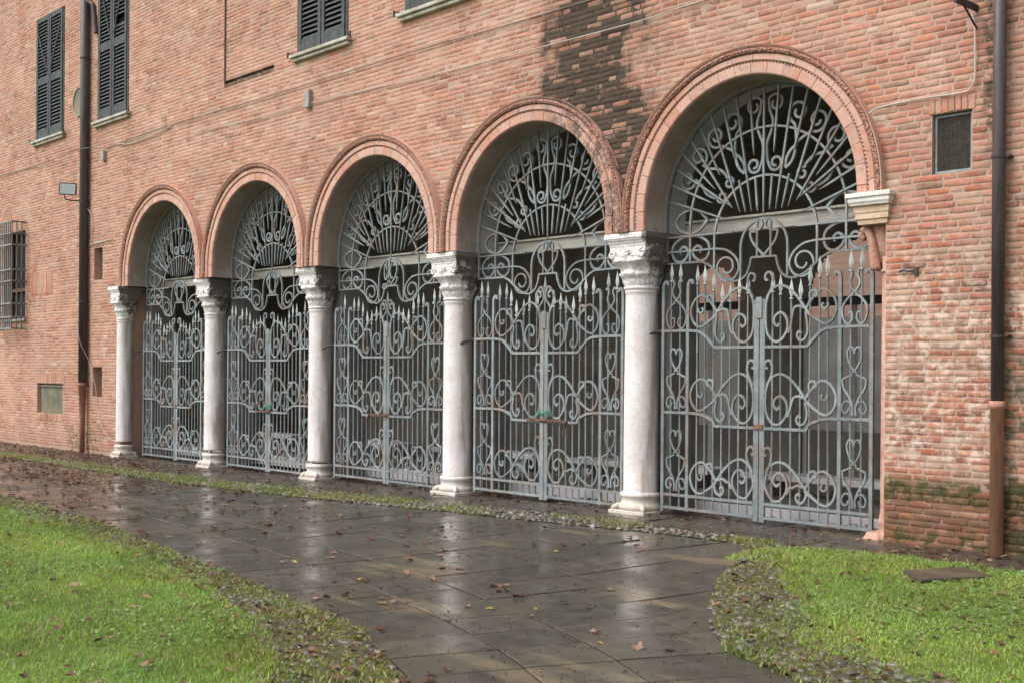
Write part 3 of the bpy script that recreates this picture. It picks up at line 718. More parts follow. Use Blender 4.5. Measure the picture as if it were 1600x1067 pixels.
for x0,x1 in ((-.2,2.7),(3.6,5.9),(6.8,9.2),(9.9,12.4),(12.9,15.6)):
    t=empty('stone_bench',((x0+x1)/2,2.3,.15),None); L=(x1-x0)/2
    MB().bbox(-L,L,-.22,.22,.19,.27,.01).build('seat','stepstone',t)
    for sx in (-.75,.75): MB().bbox(sx*L-.08,sx*L+.08,-.16,.16,0,.188,.008).build('leg','plaster_rear',t)
    k_=int(round((x0+.2)/3.3))
    tag(t,['low pale stone bench in the dark behind the farthest gate','low pale stone bench behind the second farthest gate','low pale stone bench behind the monogram gate','low pale stone bench behind the gate left of the nearest','low pale stone bench behind the nearest gate'][k_],'bench','stone benches in the portico')

# ------------------------------------------------------------------ gates
a_,b_=.0115,.0125
def lobe(o,d,top,bot):   # not used
    pass
def gate_scroll_field(zb, H):
    """S-scrolls standing on a rail: list of paths for the left leaf (x from -.94 to -.06), zb left rail level, H drop toward centre"""
    z0=zb; zc=zb-H; out=[]
    # left ring with inner curl
    out.append(catmull([(-.55,z0+.16),(-.62,z0+.26),(-.69,z0+.335),(-.77,z0+.36),(-.86,z0+.30),(-.905,z0+.19),(-.87,z0+.07),(-.78,z0+.015),(-.68,z0+.06),(-.60,z0+.12),(-.53,z0+.20),(-.47,z0+.29)],5)[:])
    out.append(spiral((-.765,z0+.20),.045,.018,150,.8,12))
    # big right C with inner spiral
    big=catmull([(-.60,z0+.10),(-.53,z0+.20),(-.44,z0+.31),(-.33,z0+.40),(-.22,z0+.42),(-.12,z0+.35),(-.075,z0+.20),(-.09,zc+.12),(-.17,zc+.02),(-.26,zc+.03),(-.33,zc+.12),(-.335,zc+.23),(-.27,zc+.31),(-.20,zc+.285),(-.175,zc+.22),(-.215,zc+.17),(-.245,zc+.20)],5)
    out.append(big)
    # small curls at the junction
    out.append(catmull([(-.55,z0+.16),(-.60,z0+.25),(-.60,z0+.33),(-.655,z0+.355),(-.685,z0+.31),(-.655,z0+.285)],5))
    out.append(catmull([(-.55,z0+.14),(-.575,zc+.14),(-.55,zc+.05),(-.49,zc+.02),(-.45,zc+.07),(-.475,zc+.115),(-.50,zc+.09)],5))
    out.append(catmull([(-.53,z0+.18),(-.47,z0+.20),(-.41,z0+.17),(-.375,zc+.17),(-.345,zc+.10)],5))
    # question mark beside the stile
    out.append(catmull([(-.085,z0+.30),(-.14,z0+.40),(-.155,z0+.50),(-.12,z0+.565),(-.07,z0+.545),(-.068,z0+.49),(-.10,z0+.485)],5))
    return out
def gate_lyre(zb, top=True):
    out=[]; cx=-1.105
    for s in (-1,1):
        f=lambda p:[(cx+s*(x),z) for x,z in p]
        out.append(catmull(f([(.055,zb+.10),(.075,zb+.055),(.115,zb+.05),(.135,zb+.10),(.105,zb+.155),(.06,zb+.16),(.018,zb+.11),(.012,zb+.03)]),4))
        out.append(catmull(f([(.02,zb+.02),(.02,zb+.12),(.06,zb+.21),(.115,zb+.29),(.13,zb+.38)]),4))
        out.append(f([(.13,zb+.38),(.02,zb+.425)]))
        out.append(catmull(f([(.02,zb+.425),(-.02,zb+.445),(.05,zb+.54),(.075,zb+.62),(.055,zb+.69),(.02,zb+.69),(.008,zb+.645)]) if 0 else f([(-.03,zb+.44),(.02,zb+.48),(.06,zb+.55),(.078,zb+.63),(.055,zb+.69),(.02,zb+.685),(-.006,zb+.63)]),4))
    return out
def gate_crest():
    out=[]; cx=-1.105; z=2.06
    for s in (-1,1):
        f=lambda p:[(cx+s*x,zz) for x,zz in p]
        out.append(catmull(f([(.02,z+.30),(.08,z+.26),(.135,z+.17),(.12,z+.06),(.07,z+.015),(.025,z+.06),(.035,z+.13),(.07,z+.12)]),4))
        out.append(catmull(f([(-.035,z+.30),(.03,z+.36),(.055,z+.43),(.03,z+.50),(.055,z+.56),(.075,z+.53)]),4))
    return out
BARX=[-1.18,-1.06,-.82,-.71,-.60,-.49,-.38,-.265,-.155]; SPZ=[2.82,2.81,2.77,2.77,2.69,2.555,2.56,2.61,2.64]
def spear(mb,x,z,drop=0):
    h=.19; zb=z-h
    mb.lathe([(.010,zb-.03),(.020,zb-.028),(.020,zb-.016),(.010,zb-.012),(.012,zb)],8,x,0,cap=False)
    V=[(x,0,z)]
    for zz,wx,wy in ((zb+.085,.023,.012),(zb+.05,.028,.015),(zb,.011,.010)): V+= [(x-wx,0,zz),(x,-wy,zz),(x+wx,0,zz),(x,wy,zz)]
    F=[(0,1,2),(0,2,3),(0,3,4),(0,4,1)]
    for k in range(2):
        for j in range(4): F.append((1+k*4+j,5+k*4+j,5+k*4+(j+1)%4,1+k*4+(j+1)%4))
    F.append((9,10,11,12)); mb.add(V,F)
def leaf_parts():
    """frame mesh, pickets, scrolls of the left leaf"""
    fr=MB(); hb=.016
    fr.box(-1.312,-1.272,-.018,.018,.03,2.06); fr.box(-.965,-.925,-.016,.016,.05,2.06); fr.box(-.068,-.006,-.014,.014,.03,2.36)
    for (lo,hi,y0) in ((.06,.09,0),(.205,.235,0)): fr.box(-1.27,-.07,-.017,.017,lo,hi)
    def rail(z,dz,x1,x2):
        return catmull([(-1.272,z),(x1-.22,z),(x1-.06,z-.012)],4)+catmull([(x1,z-.035),(x1+.08,z-dz*.55),(x2-.03,z-dz*.97)],4)+[(x2,z-dz),(-.07,z-dz)]
    fr.strip(rail(1.14,.13,-.68,-.54),.015,.02); fr.strip(rail(2.05,.19,-.74,-.55),.015,.02)
    for x in (-1.292,-.945): # tall posts with hooked ends
        fr.strip(catmull([(x,2.04),(x,2.3),(x,2.5),(x+.008,2.57),(x+.035,2.60),(x+.062,2.585),(x+.062,2.56)],5),.018,.014)
    pk=[]; heads=[]
    for x,z in zip(BARX,SPZ):
        mb=MB(); zb=z-.2; mb.lathe([(.0105,.075),(.0105,zb)],7,x,0); pk.append(mb); hd=MB(); spear(hd,x,z); heads.append(hd)
    sp=[]
    for zb,H in ((.245,0.),(1.155,.115),(2.07,.17)):
        for p in gate_scroll_field(zb,H): sp.append(MB().strip(p,a_,b_))
    for zb in (.245,1.155):
        for p in gate_lyre(zb): sp.append(MB().strip(p,.0085,b_))
    for p in gate_crest(): sp.append(MB().strip(p,.0085,b_))
    return fr,pk,sp,heads
def mirrored(mb):
    m=MB(); m.v=[(-x,y,z) for x,y,z in mb.v]; m.f=[tuple(reversed(f)) for f in mb.f]; return m
fr,pk,sp,heads=leaf_parts()
LEAF=[(fr.mesh('gate_leaf','iron'),[p.mesh('picket','iron') for p in pk],[s.mesh('scroll','iron') for s in sp],[h.mesh('spearhead','ironpale') for h in heads]),
      (mirrored(fr).mesh('gate_leaf','iron'),[mirrored(p).mesh('picket','iron') for p in pk],[mirrored(s).mesh('scroll','iron') for s in sp],[mirrored(h).mesh('spearhead','ironpale') for h in heads])]
fin=MB()
for s in (-1,1): fin.strip(catmull([(s*.10,2.40),(s*.09,2.44),(s*.03,2.51),(s*.02,2.60),(s*.06,2.68),(s*.105,2.65),(s*.09,2.60)],5),.010,.012)
spear(fin,0,2.82); fin.lathe([(.012,2.36),(.012,2.64)],7,0,0); M_fin=fin.mesh('finial','iron')
plate=MB().box(-.035,.035,-.026,-.016,2.16,2.38).mesh('lock_plate','iron')
GL=['farthest pair of blue-grey wrought iron gates beside the half-buried column','second farthest pair of wrought iron gates tied with a bright green chain','middle pair of wrought iron gates below the monogram grille, with a rusty rail','wrought iron gates with a centre finial and a green chain, left of the nearest pair','nearest and largest pair of pale blue wrought iron gates beside the brick pier']
GOFF=[0.02,.0,.0,.02,.01]; GSC=[1.0,1.0,1.0,1.0,1.0]
for gi,xc in enumerate(XC):
    z0=float(gz(xc,.3)); gt=empty('iron_gate',(xc+GOFF[gi],.30,z0)); tag(gt,GL[gi],'gate','iron gates in the arcade')
    for li,(mf,mp,ms,mh) in enumerate(LEAF):
        lf=place('gate_leaf',mf,gt)
        for k,me in enumerate(mp):
            if gi==2 and li==0 and k==0: continue
            o=place('picket',me,lf); o2=place('spearhead',mh[k],lf)
            if rng.random()<.35: o.rotation_euler[1]=o2.rotation_euler[1]=rng.normal(0,.005)
        for me in ms: place('scroll',me,lf,(0,rng.normal(0,.002),0))
    if gi in (2,3): place('finial',M_fin,gt)
    place('lock_plate',plate,gt)
    MB().box(-.06,.05,-.03,.03,1.0,1.05).build('lock_box','rust',gt)
    if gi in (1,2,3): MB().strip([(.02,1.025),(-.38,1.025),(-.46,.95)] if gi==2 else [(-.30,1.03),(.42,1.02),(.36,.87)] if gi==3 else [(-.35,1.02),(.1,1.02)],.009,.012,-.035).build('latch_bar','rust',gt)
    # hinge collar on the column
    MB().tube([(-1.30,0,2.05),(-1.36,-.02,2.045),(-1.42,-.09,2.02),(-1.455,-.13,1.985)],[.016,.018,.016,.02],7).build('hinge_strap','darkiron',gt)
def chain(name,label,xc,z,col):
    o=empty(name,(xc,.262,z)); tag(o,label,'chain')
    pth=catmull([(-.11,0,-.02),(-.06,0,.03),(0,-.02,.015),(.05,-.02,.035),(.10,0,.05),(.12,0,.0)],4)
    for k,p in enumerate(pth):
        a=np.linspace(0,2*math.pi,11); pts=[(p[0]+.016*math.cos(t),p[1]+(.010*math.sin(t) if k%2 else 0),p[2]+(0 if k%2 else .010*math.sin(t))) for t in a]
        MB().tube(pts,.0045,5).build('link',col,o)
chain('chain','bright green chain looped round the stiles of the gate with a centre finial',11.23,1.11,'green')
chain('chain','bright green chain tying the second farthest gates together',4.80,1.02,'green')

# ------------------------------------------------------------------ fan grilles
def pol(t,r,ang):  # local tangential/radial -> x,z
    a=R(ang); c=(0,3.3); return (c[0]+r*math.cos(a)+t*math.sin(a), c[1]+r*math.sin(a)-t*math.cos(a))
rb=.0105
grille={}
def garc(c,r,z0,n=36):
    return [(-r,z0)]+[(c[0]-r*math.cos(math.pi*i/n), c[1]+r*math.sin(math.pi*i/n)) for i in range(n+1)]+[(r,z0)]
fr=MB(); fr.strip(garc((0,3.38),1.295,2.86),.011,.014)
half=[(-1.295,2.87),(-.95,2.87),(-.78,2.865)]
out=[(-1.295,2.87),(-1.0,2.87)]+catmull([(-.80,2.868),(-.70,2.82),(-.60,2.745),(-.48,2.665),(-.34,2.635),(-.23,2.68),(-.175,2.78),(-.155,2.87)],6)+[(-.14,2.872),(0,2.872)]
fr.strip(out+[(-x,z) for x,z in out[::-1]][1:],.011,.014)
hbm=[]
for s in (-1,1):
    f=lambda p:[(s*x,z) for x,z in p]
    hbm.append(f([(1.29,3.0),(.7,3.0)]+catmull([(.62,3.0),(.48,2.975),(.36,2.89),(.315,2.78),(.36,2.68),(.45,2.64)],5)+spiral((.475,2.79),.15,.045,-100,1.25,26)))
    hbm.append(f([(1.29,3.165),(.40,3.165)])); 
arcs=[garc((0,3.27),.97,2.87),garc((0,3.09),.64,2.78)]
rays=[]
def fpt(k): a=R(90+8.1*k); return np.array([1.285*math.cos(a),3.38+1.285*math.sin(a)])
for k in range(-10,11):
    o_=fpt(k); sg=-1 if k>0 else 1; ak=abs(k)
    tip=np.array([sg*(.075*ak if ak<6 else .40+.015*(ak-6)), 3.29 if k==0 else 3.36 if ak<4 else [3.37,3.39,3.42,3.44,3.45,3.40,3.30][ak-4]])
    if k%2==0: rays.append((o_,tip))
    else:
        d_=tip-o_; L=np.linalg.norm(d_); rays.append((o_,o_+d_*(.70/L if ak<3 else .62/L)))
        if ak<4: rays.append((o_+d_*((L-.36)/L),tip))
def ray_mesh(o_,t_):
    return MB().strip([tuple(o_+(t_-o_)*f) for f in np.linspace(0,1,7)],rb,rb,0,[1,1,1,1,1,.75,.15])
scr=[]
def motif(ang,paths):
    for p in paths:
        for s in (-1,1): scr.append([pol(s*t,r,ang) for t,r in p])
lyre=[spiral((.135,1.17),.105,.035,150,-1.05,22)[::-1]+catmull([(.06,1.10),(.10,.99),(.075,.88),(.03,.78),(.022,.68),(.035,.58),(.07,.50)],4)+spiral((.135,.55),.085,.03,-130,1.15,22)]
motif(90,lyre)
yscr=[catmull([(.0,.54),(.035,.62),(.03,.72),(.0,.80),(.03,.87),(.10,.97)],4)+spiral((.125,1.11),.125,.035,-90,1.3,26)]
motif(62,yscr); motif(118,yscr)
side=[spiral((.085,.60),.068,.026,60,-1.05,18)[::-1]+catmull([(.14,.68),(.15,.80),(.10,.92),(.09,1.0)],4)+spiral((.14,1.12),.12,.035,-120,1.25,26)]
motif(33,side); motif(147,side)
lens=catmull([(.74,3.325),(.86,3.43),(.98,3.455),(1.12,3.41),(1.18,3.325)],5); lens2=catmull([(.74,3.325),(.86,3.22),(.98,3.195),(1.12,3.24),(1.18,3.325)],5)
for s in (-1,1):
    scr+= [[(s*x,z) for x,z in lens],[(s*x,z) for x,z in lens2]]
    for t in (-1,1):
        scr.append([(s*(.97+t*x),z) for x,z in catmull([(.0,3.16),(.12,3.15),(.235,3.08),(.255,2.98),(.21,2.90),(.12,2.885),(.045,2.94),(.035,3.0),(.09,3.05),(.145,3.02),(.13,2.97)],4)])
urn=[]
for s in (-1,1):
    f=lambda p:[(s*x,z) for x,z in p]
    urn.append(f(catmull([(0,2.885),(.07,2.955),(.13,3.02),(.165,3.09),(.17,3.145)],4)+[(.10,3.145)])); urn.append(f(catmull([(.09,3.15),(.035,3.18),(.018,3.22),(.05,3.265),(.085,3.25)],4)))
carch=garc((0,2.985),.292,2.66,22)
mono=[catmull([(-.12,3.19),(-.16,3.12),(-.15,2.99),(-.11,2.975),(-.095,3.05),(-.11,3.2),(-.05,3.25),(.02,3.22)],6),
      catmull([(-.04,3.24),(-.05,3.1),(-.06,2.97),(-.085,2.9)],5),catmull([(.02,3.21),(-.03,3.1),(.0,2.99),(.04,2.99)],5),
      catmull([(.0,3.2),(.06,3.23),(.125,3.18),(.13,3.08),(.08,2.98),(.01,2.91),(-.01,2.885)],5),catmull([(-.10,3.1),(-.07,2.99),(-.01,2.90)],5),
      catmull([(-.09,2.89),(-.16,2.905),(-.20,2.87),(-.17,2.835),(-.10,2.85),(-.04,2.885),(.04,2.88),(.11,2.91),(.14,2.96),(.12,3.0)],6)]
GM={'frame':fr.mesh('grille_frame','iron'),'bar':[MB().strip(p,.010,.011).mesh('scroll_bar','iron') for p in hbm],'arc':[MB().strip(p,.011,.012).mesh('arc_bar','iron') for p in arcs]+[MB().strip(carch,.012,.012).mesh('arc_bar','iron')],
    'ray':[ray_mesh(*q).mesh('ray','iron') for q in rays],'scroll':[MB().strip(p,.0135,.013).mesh('scroll','iron') for p in scr],
    'urn':[MB().strip(p,.011,.012).mesh('urn_outline','iron') for p in urn]+[MB().strip([(s*.085,2.87),(s*.085,3.26)],.0105,.0105).mesh('urn_bar','iron') for s in (-1,1)],
    'mono':[MB().strip(p,.011,.012).mesh('monogram_stroke','iron') for p in mono]}
FL=['farthest fan-shaped wrought iron grille, above the gates beside the half-buried column','fan-shaped iron grille over the second farthest gates','fan-shaped iron grille with a curling letter monogram in its middle','fan-shaped iron grille with an urn, over the gates with a finial and green chain','nearest and largest fan-shaped iron grille, its urn below rays and scrolls']
for gi,xc in enumerate(XC):
    f_=empty('fan_grille',(xc+.01,.36,0)); tag(f_,FL[gi],'iron grille','fan grilles filling the arches')
    fo=place('grille_frame',GM['frame'],f_)
    for nm in ('bar','arc','ray','scroll'):
        for k,me in enumerate(GM[nm]): place({'bar':'scroll_bar','arc':'arc_bar','ray':'ray','scroll':'scroll'}[nm],me,f_,(0,{'ray':-.012,'scroll':.012}.get(nm,0),0))
    if gi==2:
        for me in GM['mono']: place('monogram_stroke',me,f_)
    else:
        for me in GM['urn']: place('urn_outline',me,f_)

# ------------------------------------------------------------------ shuttered windows
WLAB=['far left dark green louvred shutters, closed','dark louvred shutters right of the far downpipe, one slat missing','dark louvred shutters above the second and third arches','dark shutters cut by the top of the picture, above the third arch']
slat_cache={}
def slat(w_):
    k=round(w_,3)
    if k not in slat_cache:
        h=w_/2; c,s=math.cos(R(52)),math.sin(R(52)); V=[]
        for x in (-h,h):
            for (u,v) in ((-.034,-.005),(.034,-.005),(.034,.005),(-.034,.005)): V.append((x,u*c*-1*-1+v*s*0, u*s*1+v))
        slat_cache[k]=MB().add(V,[(0,1,2,3),(7,6,5,4),(0,4,5,1),(1,5,6,2),(2,6,7,3),(3,7,4,0)]).mesh('slat','shutter')
    return slat_cache[k]
for wi,(x0,x1,z0,z1) in enumerate(WIN):
    wd=empty('shuttered_window',((x0+x1)/2,0,z0),bld); wd['label']=WLAB[wi]; W=(x1-x0)/2; H=z1-z0
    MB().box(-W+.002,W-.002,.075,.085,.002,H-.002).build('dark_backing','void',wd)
    for sx in (-1,1): MB().bbox(sx*(W-.03)-.028,sx*(W-.03)+.028,-.012,.06,0,H,.004).build('window_jamb','shutter',wd)
    zm=H*.47
    for sx in (-1,1):
        a,b=sorted((sx*.012,sx*(W-.062))); l=MB(); sw=.075
        l.bbox(a,a+sw,-.03,.02,.01,H-.01,.004); l.bbox(b-sw,b,-.03,.02,.01,H-.01,.004)
        for r0,r1 in ((.01,.20),(zm-.07,zm+.07),(H-.12,H-.01)): l.bbox(a+sw-.001,b-sw+.001,-.026,.016,r0,r1,.003)
        l.build('shutter_leaf','shutter',wd)
        for p0,p1 in ((.20,zm-.07),(zm+.07,H-.12)):
            n=int((p1-p0)/.072); 
            for k in range(n):
                if wi==1 and sx==1 and p0>.5 and k in (4,5): continue
                o=place('slat',slat(b-a-2*sw-.004),wd,((a+b)/2,0,p0+.036+k*(p1-p0)/n)); o.rotation_euler[1]=rng.normal(0,.006)
        if wi<2: # diagonal brace
            l=MB().strip([((a+sw) if sx<0 else (b-sw),H-.3),((b-sw) if sx<0 else (a+sw),zm+.2)],.012,.006,-.036); l.build('brace','shutter',wd)
        l=MB().tube([(sx*(W+.03),-.01,.02),(sx*(W+.10),-.06,.03),(sx*(W+.16),-.08,.03)],.010,5); l.box(sx*(W+.155)-.012,sx*(W+.155)+.012,-.09,-.07,-.03,.06); l.build('shutter_stop','darkiron',wd)
    s_=MB().bbox(-W-.10,W+.10,-.10,.03,-.055,-.002,.008); s_.bbox(-W-.07,W+.07,-.065,.03,-.11,-.057,.008); s_.build('sill','sill',wd)
# mesh vent, recesses, plate, oculus
v=empty('vent_window',(16.635,.05,3.45),bld); v['label']='small square opening covered with rusty wire mesh'
f_=MB(); f_.box(-.175,-.155,-.01,.012,.008,.53); f_.box(.155,.175,-.01,.012,.008,.53); f_.box(-.155,.155,-.01,.012,.008,.028); f_.box(-.155,.155,-.01,.012,.51,.53); f_.build('vent_frame','iron',v)
f_=MB()
for k in range(27): x=-.155+.31*k/26; f_.box(x-.0014,x+.0014,-.002,.001,.03,.51)
for k in range(41): z=.03+.48*k/40; f_.box(-.155,.155,.001,.004,z-.0014,z+.0014)
tag(f_.build('wire_mesh','mesh',v),kind='stuff')
MB().box(-.18,.18,.105,.109,.004,.536).build('dark_backing','void',v)
for x0,x1,z0,z1 in ((-1.28,-.89,3.41,4.05),(-1.31,-.88,1.08,1.68)):
    MB().box(x0+.002,x1-.002,.26,.276,z0+.002,z1-.002).build('recess_back','void',bld)
pl=MB().box(-4.10,-2.80,.07,.085,.685,1.25).build('metal_plate','metalplate',bld); MB().box(-4.14,-2.78,.03,.06,1.255,1.28).build('plate_rail','iron',pl)
oc=empty('oculus_vent',(-2.02,0,7.12),bld); V=[];F=[]
for i in range(32):
    a=2*math.pi*i/32
    for r_,y_ in ((.26,.01),(.27,-.03),(.31,-.03),(.32,.01)): V.append((r_*math.cos(a),y_,r_*math.sin(a)))
for i in range(32):
    for k in range(3): j2=(i+1)%32; F.append((i*4+k,i*4+k+1,j2*4+k+1,j2*4+k))
MB().add(V,F).build('oculus_ring','plaster',oc); MB().add([(.262*math.cos(2*math.pi*i/32),-.012,.262*math.sin(2*math.pi*i/32)) for i in range(32)],[tuple(range(31,-1,-1))]).build('oculus_cover','metalplate',oc)
# grated window on the far left
gw=empty('grated_window',(-5.485,0,2.75),bld)
MB().box(-.61,.61,.19,.2,.002,1.965).build('dark_pane','void',gw)
f_=MB(); f_.bbox(-.60,-.53,.12,.17,.01,1.95,.004); f_.bbox(.53,.60,.12,.17,.01,1.95,.004); f_.bbox(-.53,.53,.12,.17,.62,.70,.004); f_.build('window_frame','rust',gw)
MB().bbox(-.68,.68,-.05,.12,-.06,-.004,.006).build('sill','sill',gw)
cg=empty('window_cage',(-5.485,-.0,2.62)); tag(cg,'projecting grey iron cage over the far left window','window grille')
for x in np.linspace(-.68,.68,13): MB().box(x-.011,x+.011,-.331,-.309,-.12,2.28).build('cage_bar','iron',cg)
for z in (-.10,.15,.45,.95,1.2,1.75,2.0,2.26):
    l=MB().box(-.70,.70,-.345,-.331,z-.016,z+.016); l.box(-.70,-.675,-.331,.02,z-.016,z+.016); l.box(.675,.70,-.331,.02,z-.016,z+.016); l.build('cage_rail','iron',cg)
for x in (-.69,.69):
    for y in (-.22,-.11): MB().box(x-.010,x+.010,y-.010,y+.010,-.12,2.28).build('cage_bar','iron',cg)

# ------------------------------------------------------------------ downpipes, lamp, boxes, cables
d=empty('downpipe',(17.10,-.085,0)); tag(d,'brown downpipe with a rusty cast-iron foot on the near brick pier','downpipe')
MB().lathe([(.054,1.35),(.054,6.4)],20).build('upper_pipe','pipe',d,smooth=True)
MB().lathe([(.057,.02),(.057,1.36),(.066,1.362),(.068,1.39),(.066,1.42),(.056,1.425)],20).build('cast_iron_foot','piperust',d,(0,0,0),True)
for z in (1.98,3.52): MB().lathe([(.056,z-.012),(.064,z-.012),(.064,z+.012),(.056,z+.012)],18).box(.05,.09,-.01,.1,z-.01,z+.01).build('pipe_clamp','darkiron',d)
d=empty('downpipe',(-1.56,-.10,0)); tag(d,'tall dark downpipe on the far wall, left of the farthest arch','downpipe')
MB().lathe([(.085,1.36),(.085,12)],20).build('upper_pipe','pipe',d,smooth=True)
MB().lathe([(.050,-.05),(.055,.6),(.075,1.28),(.09,1.285),(.092,1.35),(.08,1.36)],20).build('pipe_foot','copperpipe',d,smooth=True)
for z in (3.0,5.0,7.9): MB().lathe([(.087,z-.015),(.096,z-.015),(.096,z+.015),(.087,z+.015)],18).build('pipe_clamp','darkiron',d)
MB().tube([(.08,0,9.05),(.25,.05,8.95),(.38,.06,8.35)],.045,10).build('branch_pipe','pipe',d)
l=empty('floodlight',(-1.78,-.32,5.12)); l.rotation_euler[2]=R(48); l.scale=(.74,.74,.74); tag(l,'grey rectangular floodlight fixed beside the far downpipe','lamp')
MB().add([(-.24,-.10,.02),(.24,-.10,.0),(.24,-.04,.34),(-.24,-.04,.36),(-.18,.12,.10),(.18,.12,.08),(.18,.14,.26),(-.18,.14,.28)],[(0,1,2,3),(5,4,7,6),(1,0,4,5),(2,1,5,6),(3,2,6,7),(0,3,7,4)]).build('housing','darkiron',l)
MB().add([(-.205,-.104,.05),(.205,-.104,.03),(.205,-.054,.31),(-.205,-.054,.33)],[(0,1,2,3)]).build('lens','glasslamp',l)
MB().tube([(-.12,.0,.03),(-.10,.04,-.08),(.0,.10,-.10),(.3,.22,-.10)],.018,6).build('bracket','darkiron',l)
for (x,z,h,lb) in ((6.40,5.66,.32,'grey twin junction box on the wall above the second column'),(-.81,5.76,.22,'small grey junction box high on the wall above the farthest arch')):
    b=empty('junction_box',(x,0,z)); b.scale=(.7,.8,.8); tag(b,lb,'junction box')
    MB().bbox(-.10,-.01,-.07,-.004,0,h,.008).build('box_body','greybox',b); MB().bbox(.0,.11,-.09,-.004,-.02,h-.0,.008).build('box_cover','greybox',b)
def cable(pts,label,mat,r=.009,k=5):
    o=MB().tube(catmull(pts,k),r,6).build('cable',mat); tag(o,label,'cable')
cable([(-9,-.03,6.12),(-6.4,-.03,6.10),(-4.12,-.03,6.06),(-1.95,-.20,6.05),(-1.2,-.20,6.03),(-.74,-.03,5.99),(.38,-.03,6.01),(2.04,-.03,6.05),(4.88,-.03,6.01),(8.8,-.03,6.01),(10.92,-.03,5.98),(12.33,-.03,5.97),(16,-.03,5.95)],'upper dark cable strung along the whole wall above the arches','cabledark',.007)
cable([(2.52,-.03,5.72),(2.98,-.03,5.78),(4.88,-.03,5.71),(6.54,-.03,5.71),(9.02,-.03,5.63),(10.14,-.03,5.60),(11.71,-.03,5.58),(13.01,-.03,5.57),(13.89,-.03,5.60),(16,-.03,5.62)],'lower pale cable crossing the wall just above the arches','cable',.0065)
cable([(-.2,-.03,6.0),(.4,-.03,5.93),(1.6,-.03,5.98),(2.0,-.03,6.03)],'short pale cable drooping above the farthest arch','cable')
cable([(15.86,-.08,4.08),(15.94,-.04,4.13),(16.3,-.03,4.15),(16.74,-.03,4.14),(16.82,-.03,4.17),(16.855,-.03,4.25),(16.86,-.03,4.43),(16.85,-.03,4.72),(16.82,-.03,4.83)],'pale cable bending round the mesh vent up to the bracket','cable',.008)
cable([(-1.66,-.19,3.9),(-1.72,-.19,3.3),(-1.66,-.19,2.7),(-1.5,-.19,2.2),(-1.40,-.05,1.8),(-1.12,-.03,1.3),(-1.01,-.03,.83),(-.8,-.03,.52),(-.47,-.03,.30),(-.10,-.06,.24)],'thin white cable trailing down beside the far downpipe','cable',.005)
cable([(-1.68,-.1,4.96),(-1.40,-.03,4.78),(-1.31,-.03,4.55),(-1.38,-.03,4.16),(-1.36,-.03,4.14),(-.86,-.03,4.15),(-.34,-.05,4.17)],'cable dropping from the floodlight to the farthest arch','cable',.010)
b=empty('lamp_bracket',(16.86,0,4.86)); tag(b,'black iron bracket arm jutting from the wall at top right','bracket')
MB().add([(-.015,0,-.02),(.015,0,-.02),(.015,0,.03),(-.015,0,.03),(-.055,-.34,.0),(-.025,-.34,.0),(-.025,-.34,.05),(-.055,-.34,.05)],[(0,1,2,3),(7,6,5,4),(0,4,5,1),(1,5,6,2),(2,6,7,3),(3,7,4,0)]).build('arm','darkiron',b)
MB().tube([(-.02,-.22,-.005),(0,-.01,-.17)],.010,6).build('strut','darkiron',b)
h=MB().tube([(16.15,-.03,2.585),(16.20,-.035,2.60),(16.25,-.03,2.585),(16.31,.0,2.60)],.010,6).box(16.29,16.33,-.02,.0,2.55,2.62).build('wall_hook','darkiron'); tag(h,'small rusty iron hook in the near brick pier','hook')

# ------------------------------------------------------------------ ground cover
CAMX,CAMY=21.5,-10.0
def grass(name,pts,h0,h1,cols,wid=.0035,parent=None,lean=.55):
    n=len(pts); x,y=pts[:,0],pts[:,1]; z=gz(x,y)+.005
    h=rng.uniform(h0,h1,n)*(.7+.6*rng.random(n))*(.6+.8*vnoise(x,y,1.2,70))*np.where(rng.random(n)<.04,1.7,1.); a=rng.uniform(0,2*np.pi,n); l=rng.uniform(.1,lean,n)*h*1.4; b=rng.uniform(0,2*np.pi,n)
    wx,wy=np.cos(b)*wid,np.sin(b)*wid; dx,dy=np.cos(a)*l,np.sin(a)*l
    P=np.stack([np.stack([x-wx,y-wy,z],1),np.stack([x+wx,y+wy,z],1),np.stack([x+wx*.8+dx*.4,y+wy*.8+dy*.4,z+h*.6],1),np.stack([x-wx*.8+dx*.4,y-wy*.8+dy*.4,z+h*.6],1),np.stack([x+dx,y+dy,z+h],1)],1)
    o=(np.arange(n)*5)[:,None]; q=o+np.array([[0,1,2,3]]); t=o+np.array([[3,2,4]])
    tn=vnoise(x,y,.9,77)+.5*vnoise(x,y,3.1,78); c=np.asarray(cols)[rng.integers(0,len(cols),n)]*rng.uniform(.75,1.2,(n,1))*(.68+.52*tn)[:,None]*np.stack([.85+.28*vnoise(x,y,1.4,79),1+0*x,1+0*x],1)
    return c,P,q,t,name
def emit(res,mat='grass'):
    c,P,q,t,name=res; return place(name,mesh_np(name,P.reshape(-1,3),[q,t],mat,np.repeat(c,5,0),'gcol'))
def sample(n,x0,x1,y0,y1,ok):
    p=np.stack([rng.uniform(x0,x1,n),rng.uniform(y0,y1,n)],1); return p[ok(p[:,0],p[:,1])]
def vnoise(x,y,s,seed):
    r=np.random.default_rng(seed); gx=r.random((64,64)); u=np.asarray(x)*s%63; v=np.asarray(y)*s%63; i=u.astype(int); j_=v.astype(int); f=u-i; g_=v-j_; f=f*f*(3-2*f); g_=g_*g_*(3-2*g_)
    return (gx[i,j_]*(1-f)+gx[i+1,j_]*f)*(1-g_)+(gx[i,j_+1]*(1-f)+gx[i+1,j_+1]*f)*g_
GREEN=[(.235,.39,.045),(.28,.44,.06),(.33,.48,.08),(.19,.32,.04),(.40,.49,.13),(.38,.36,.17),(.28,.40,.14),(.30,.23,.13)]
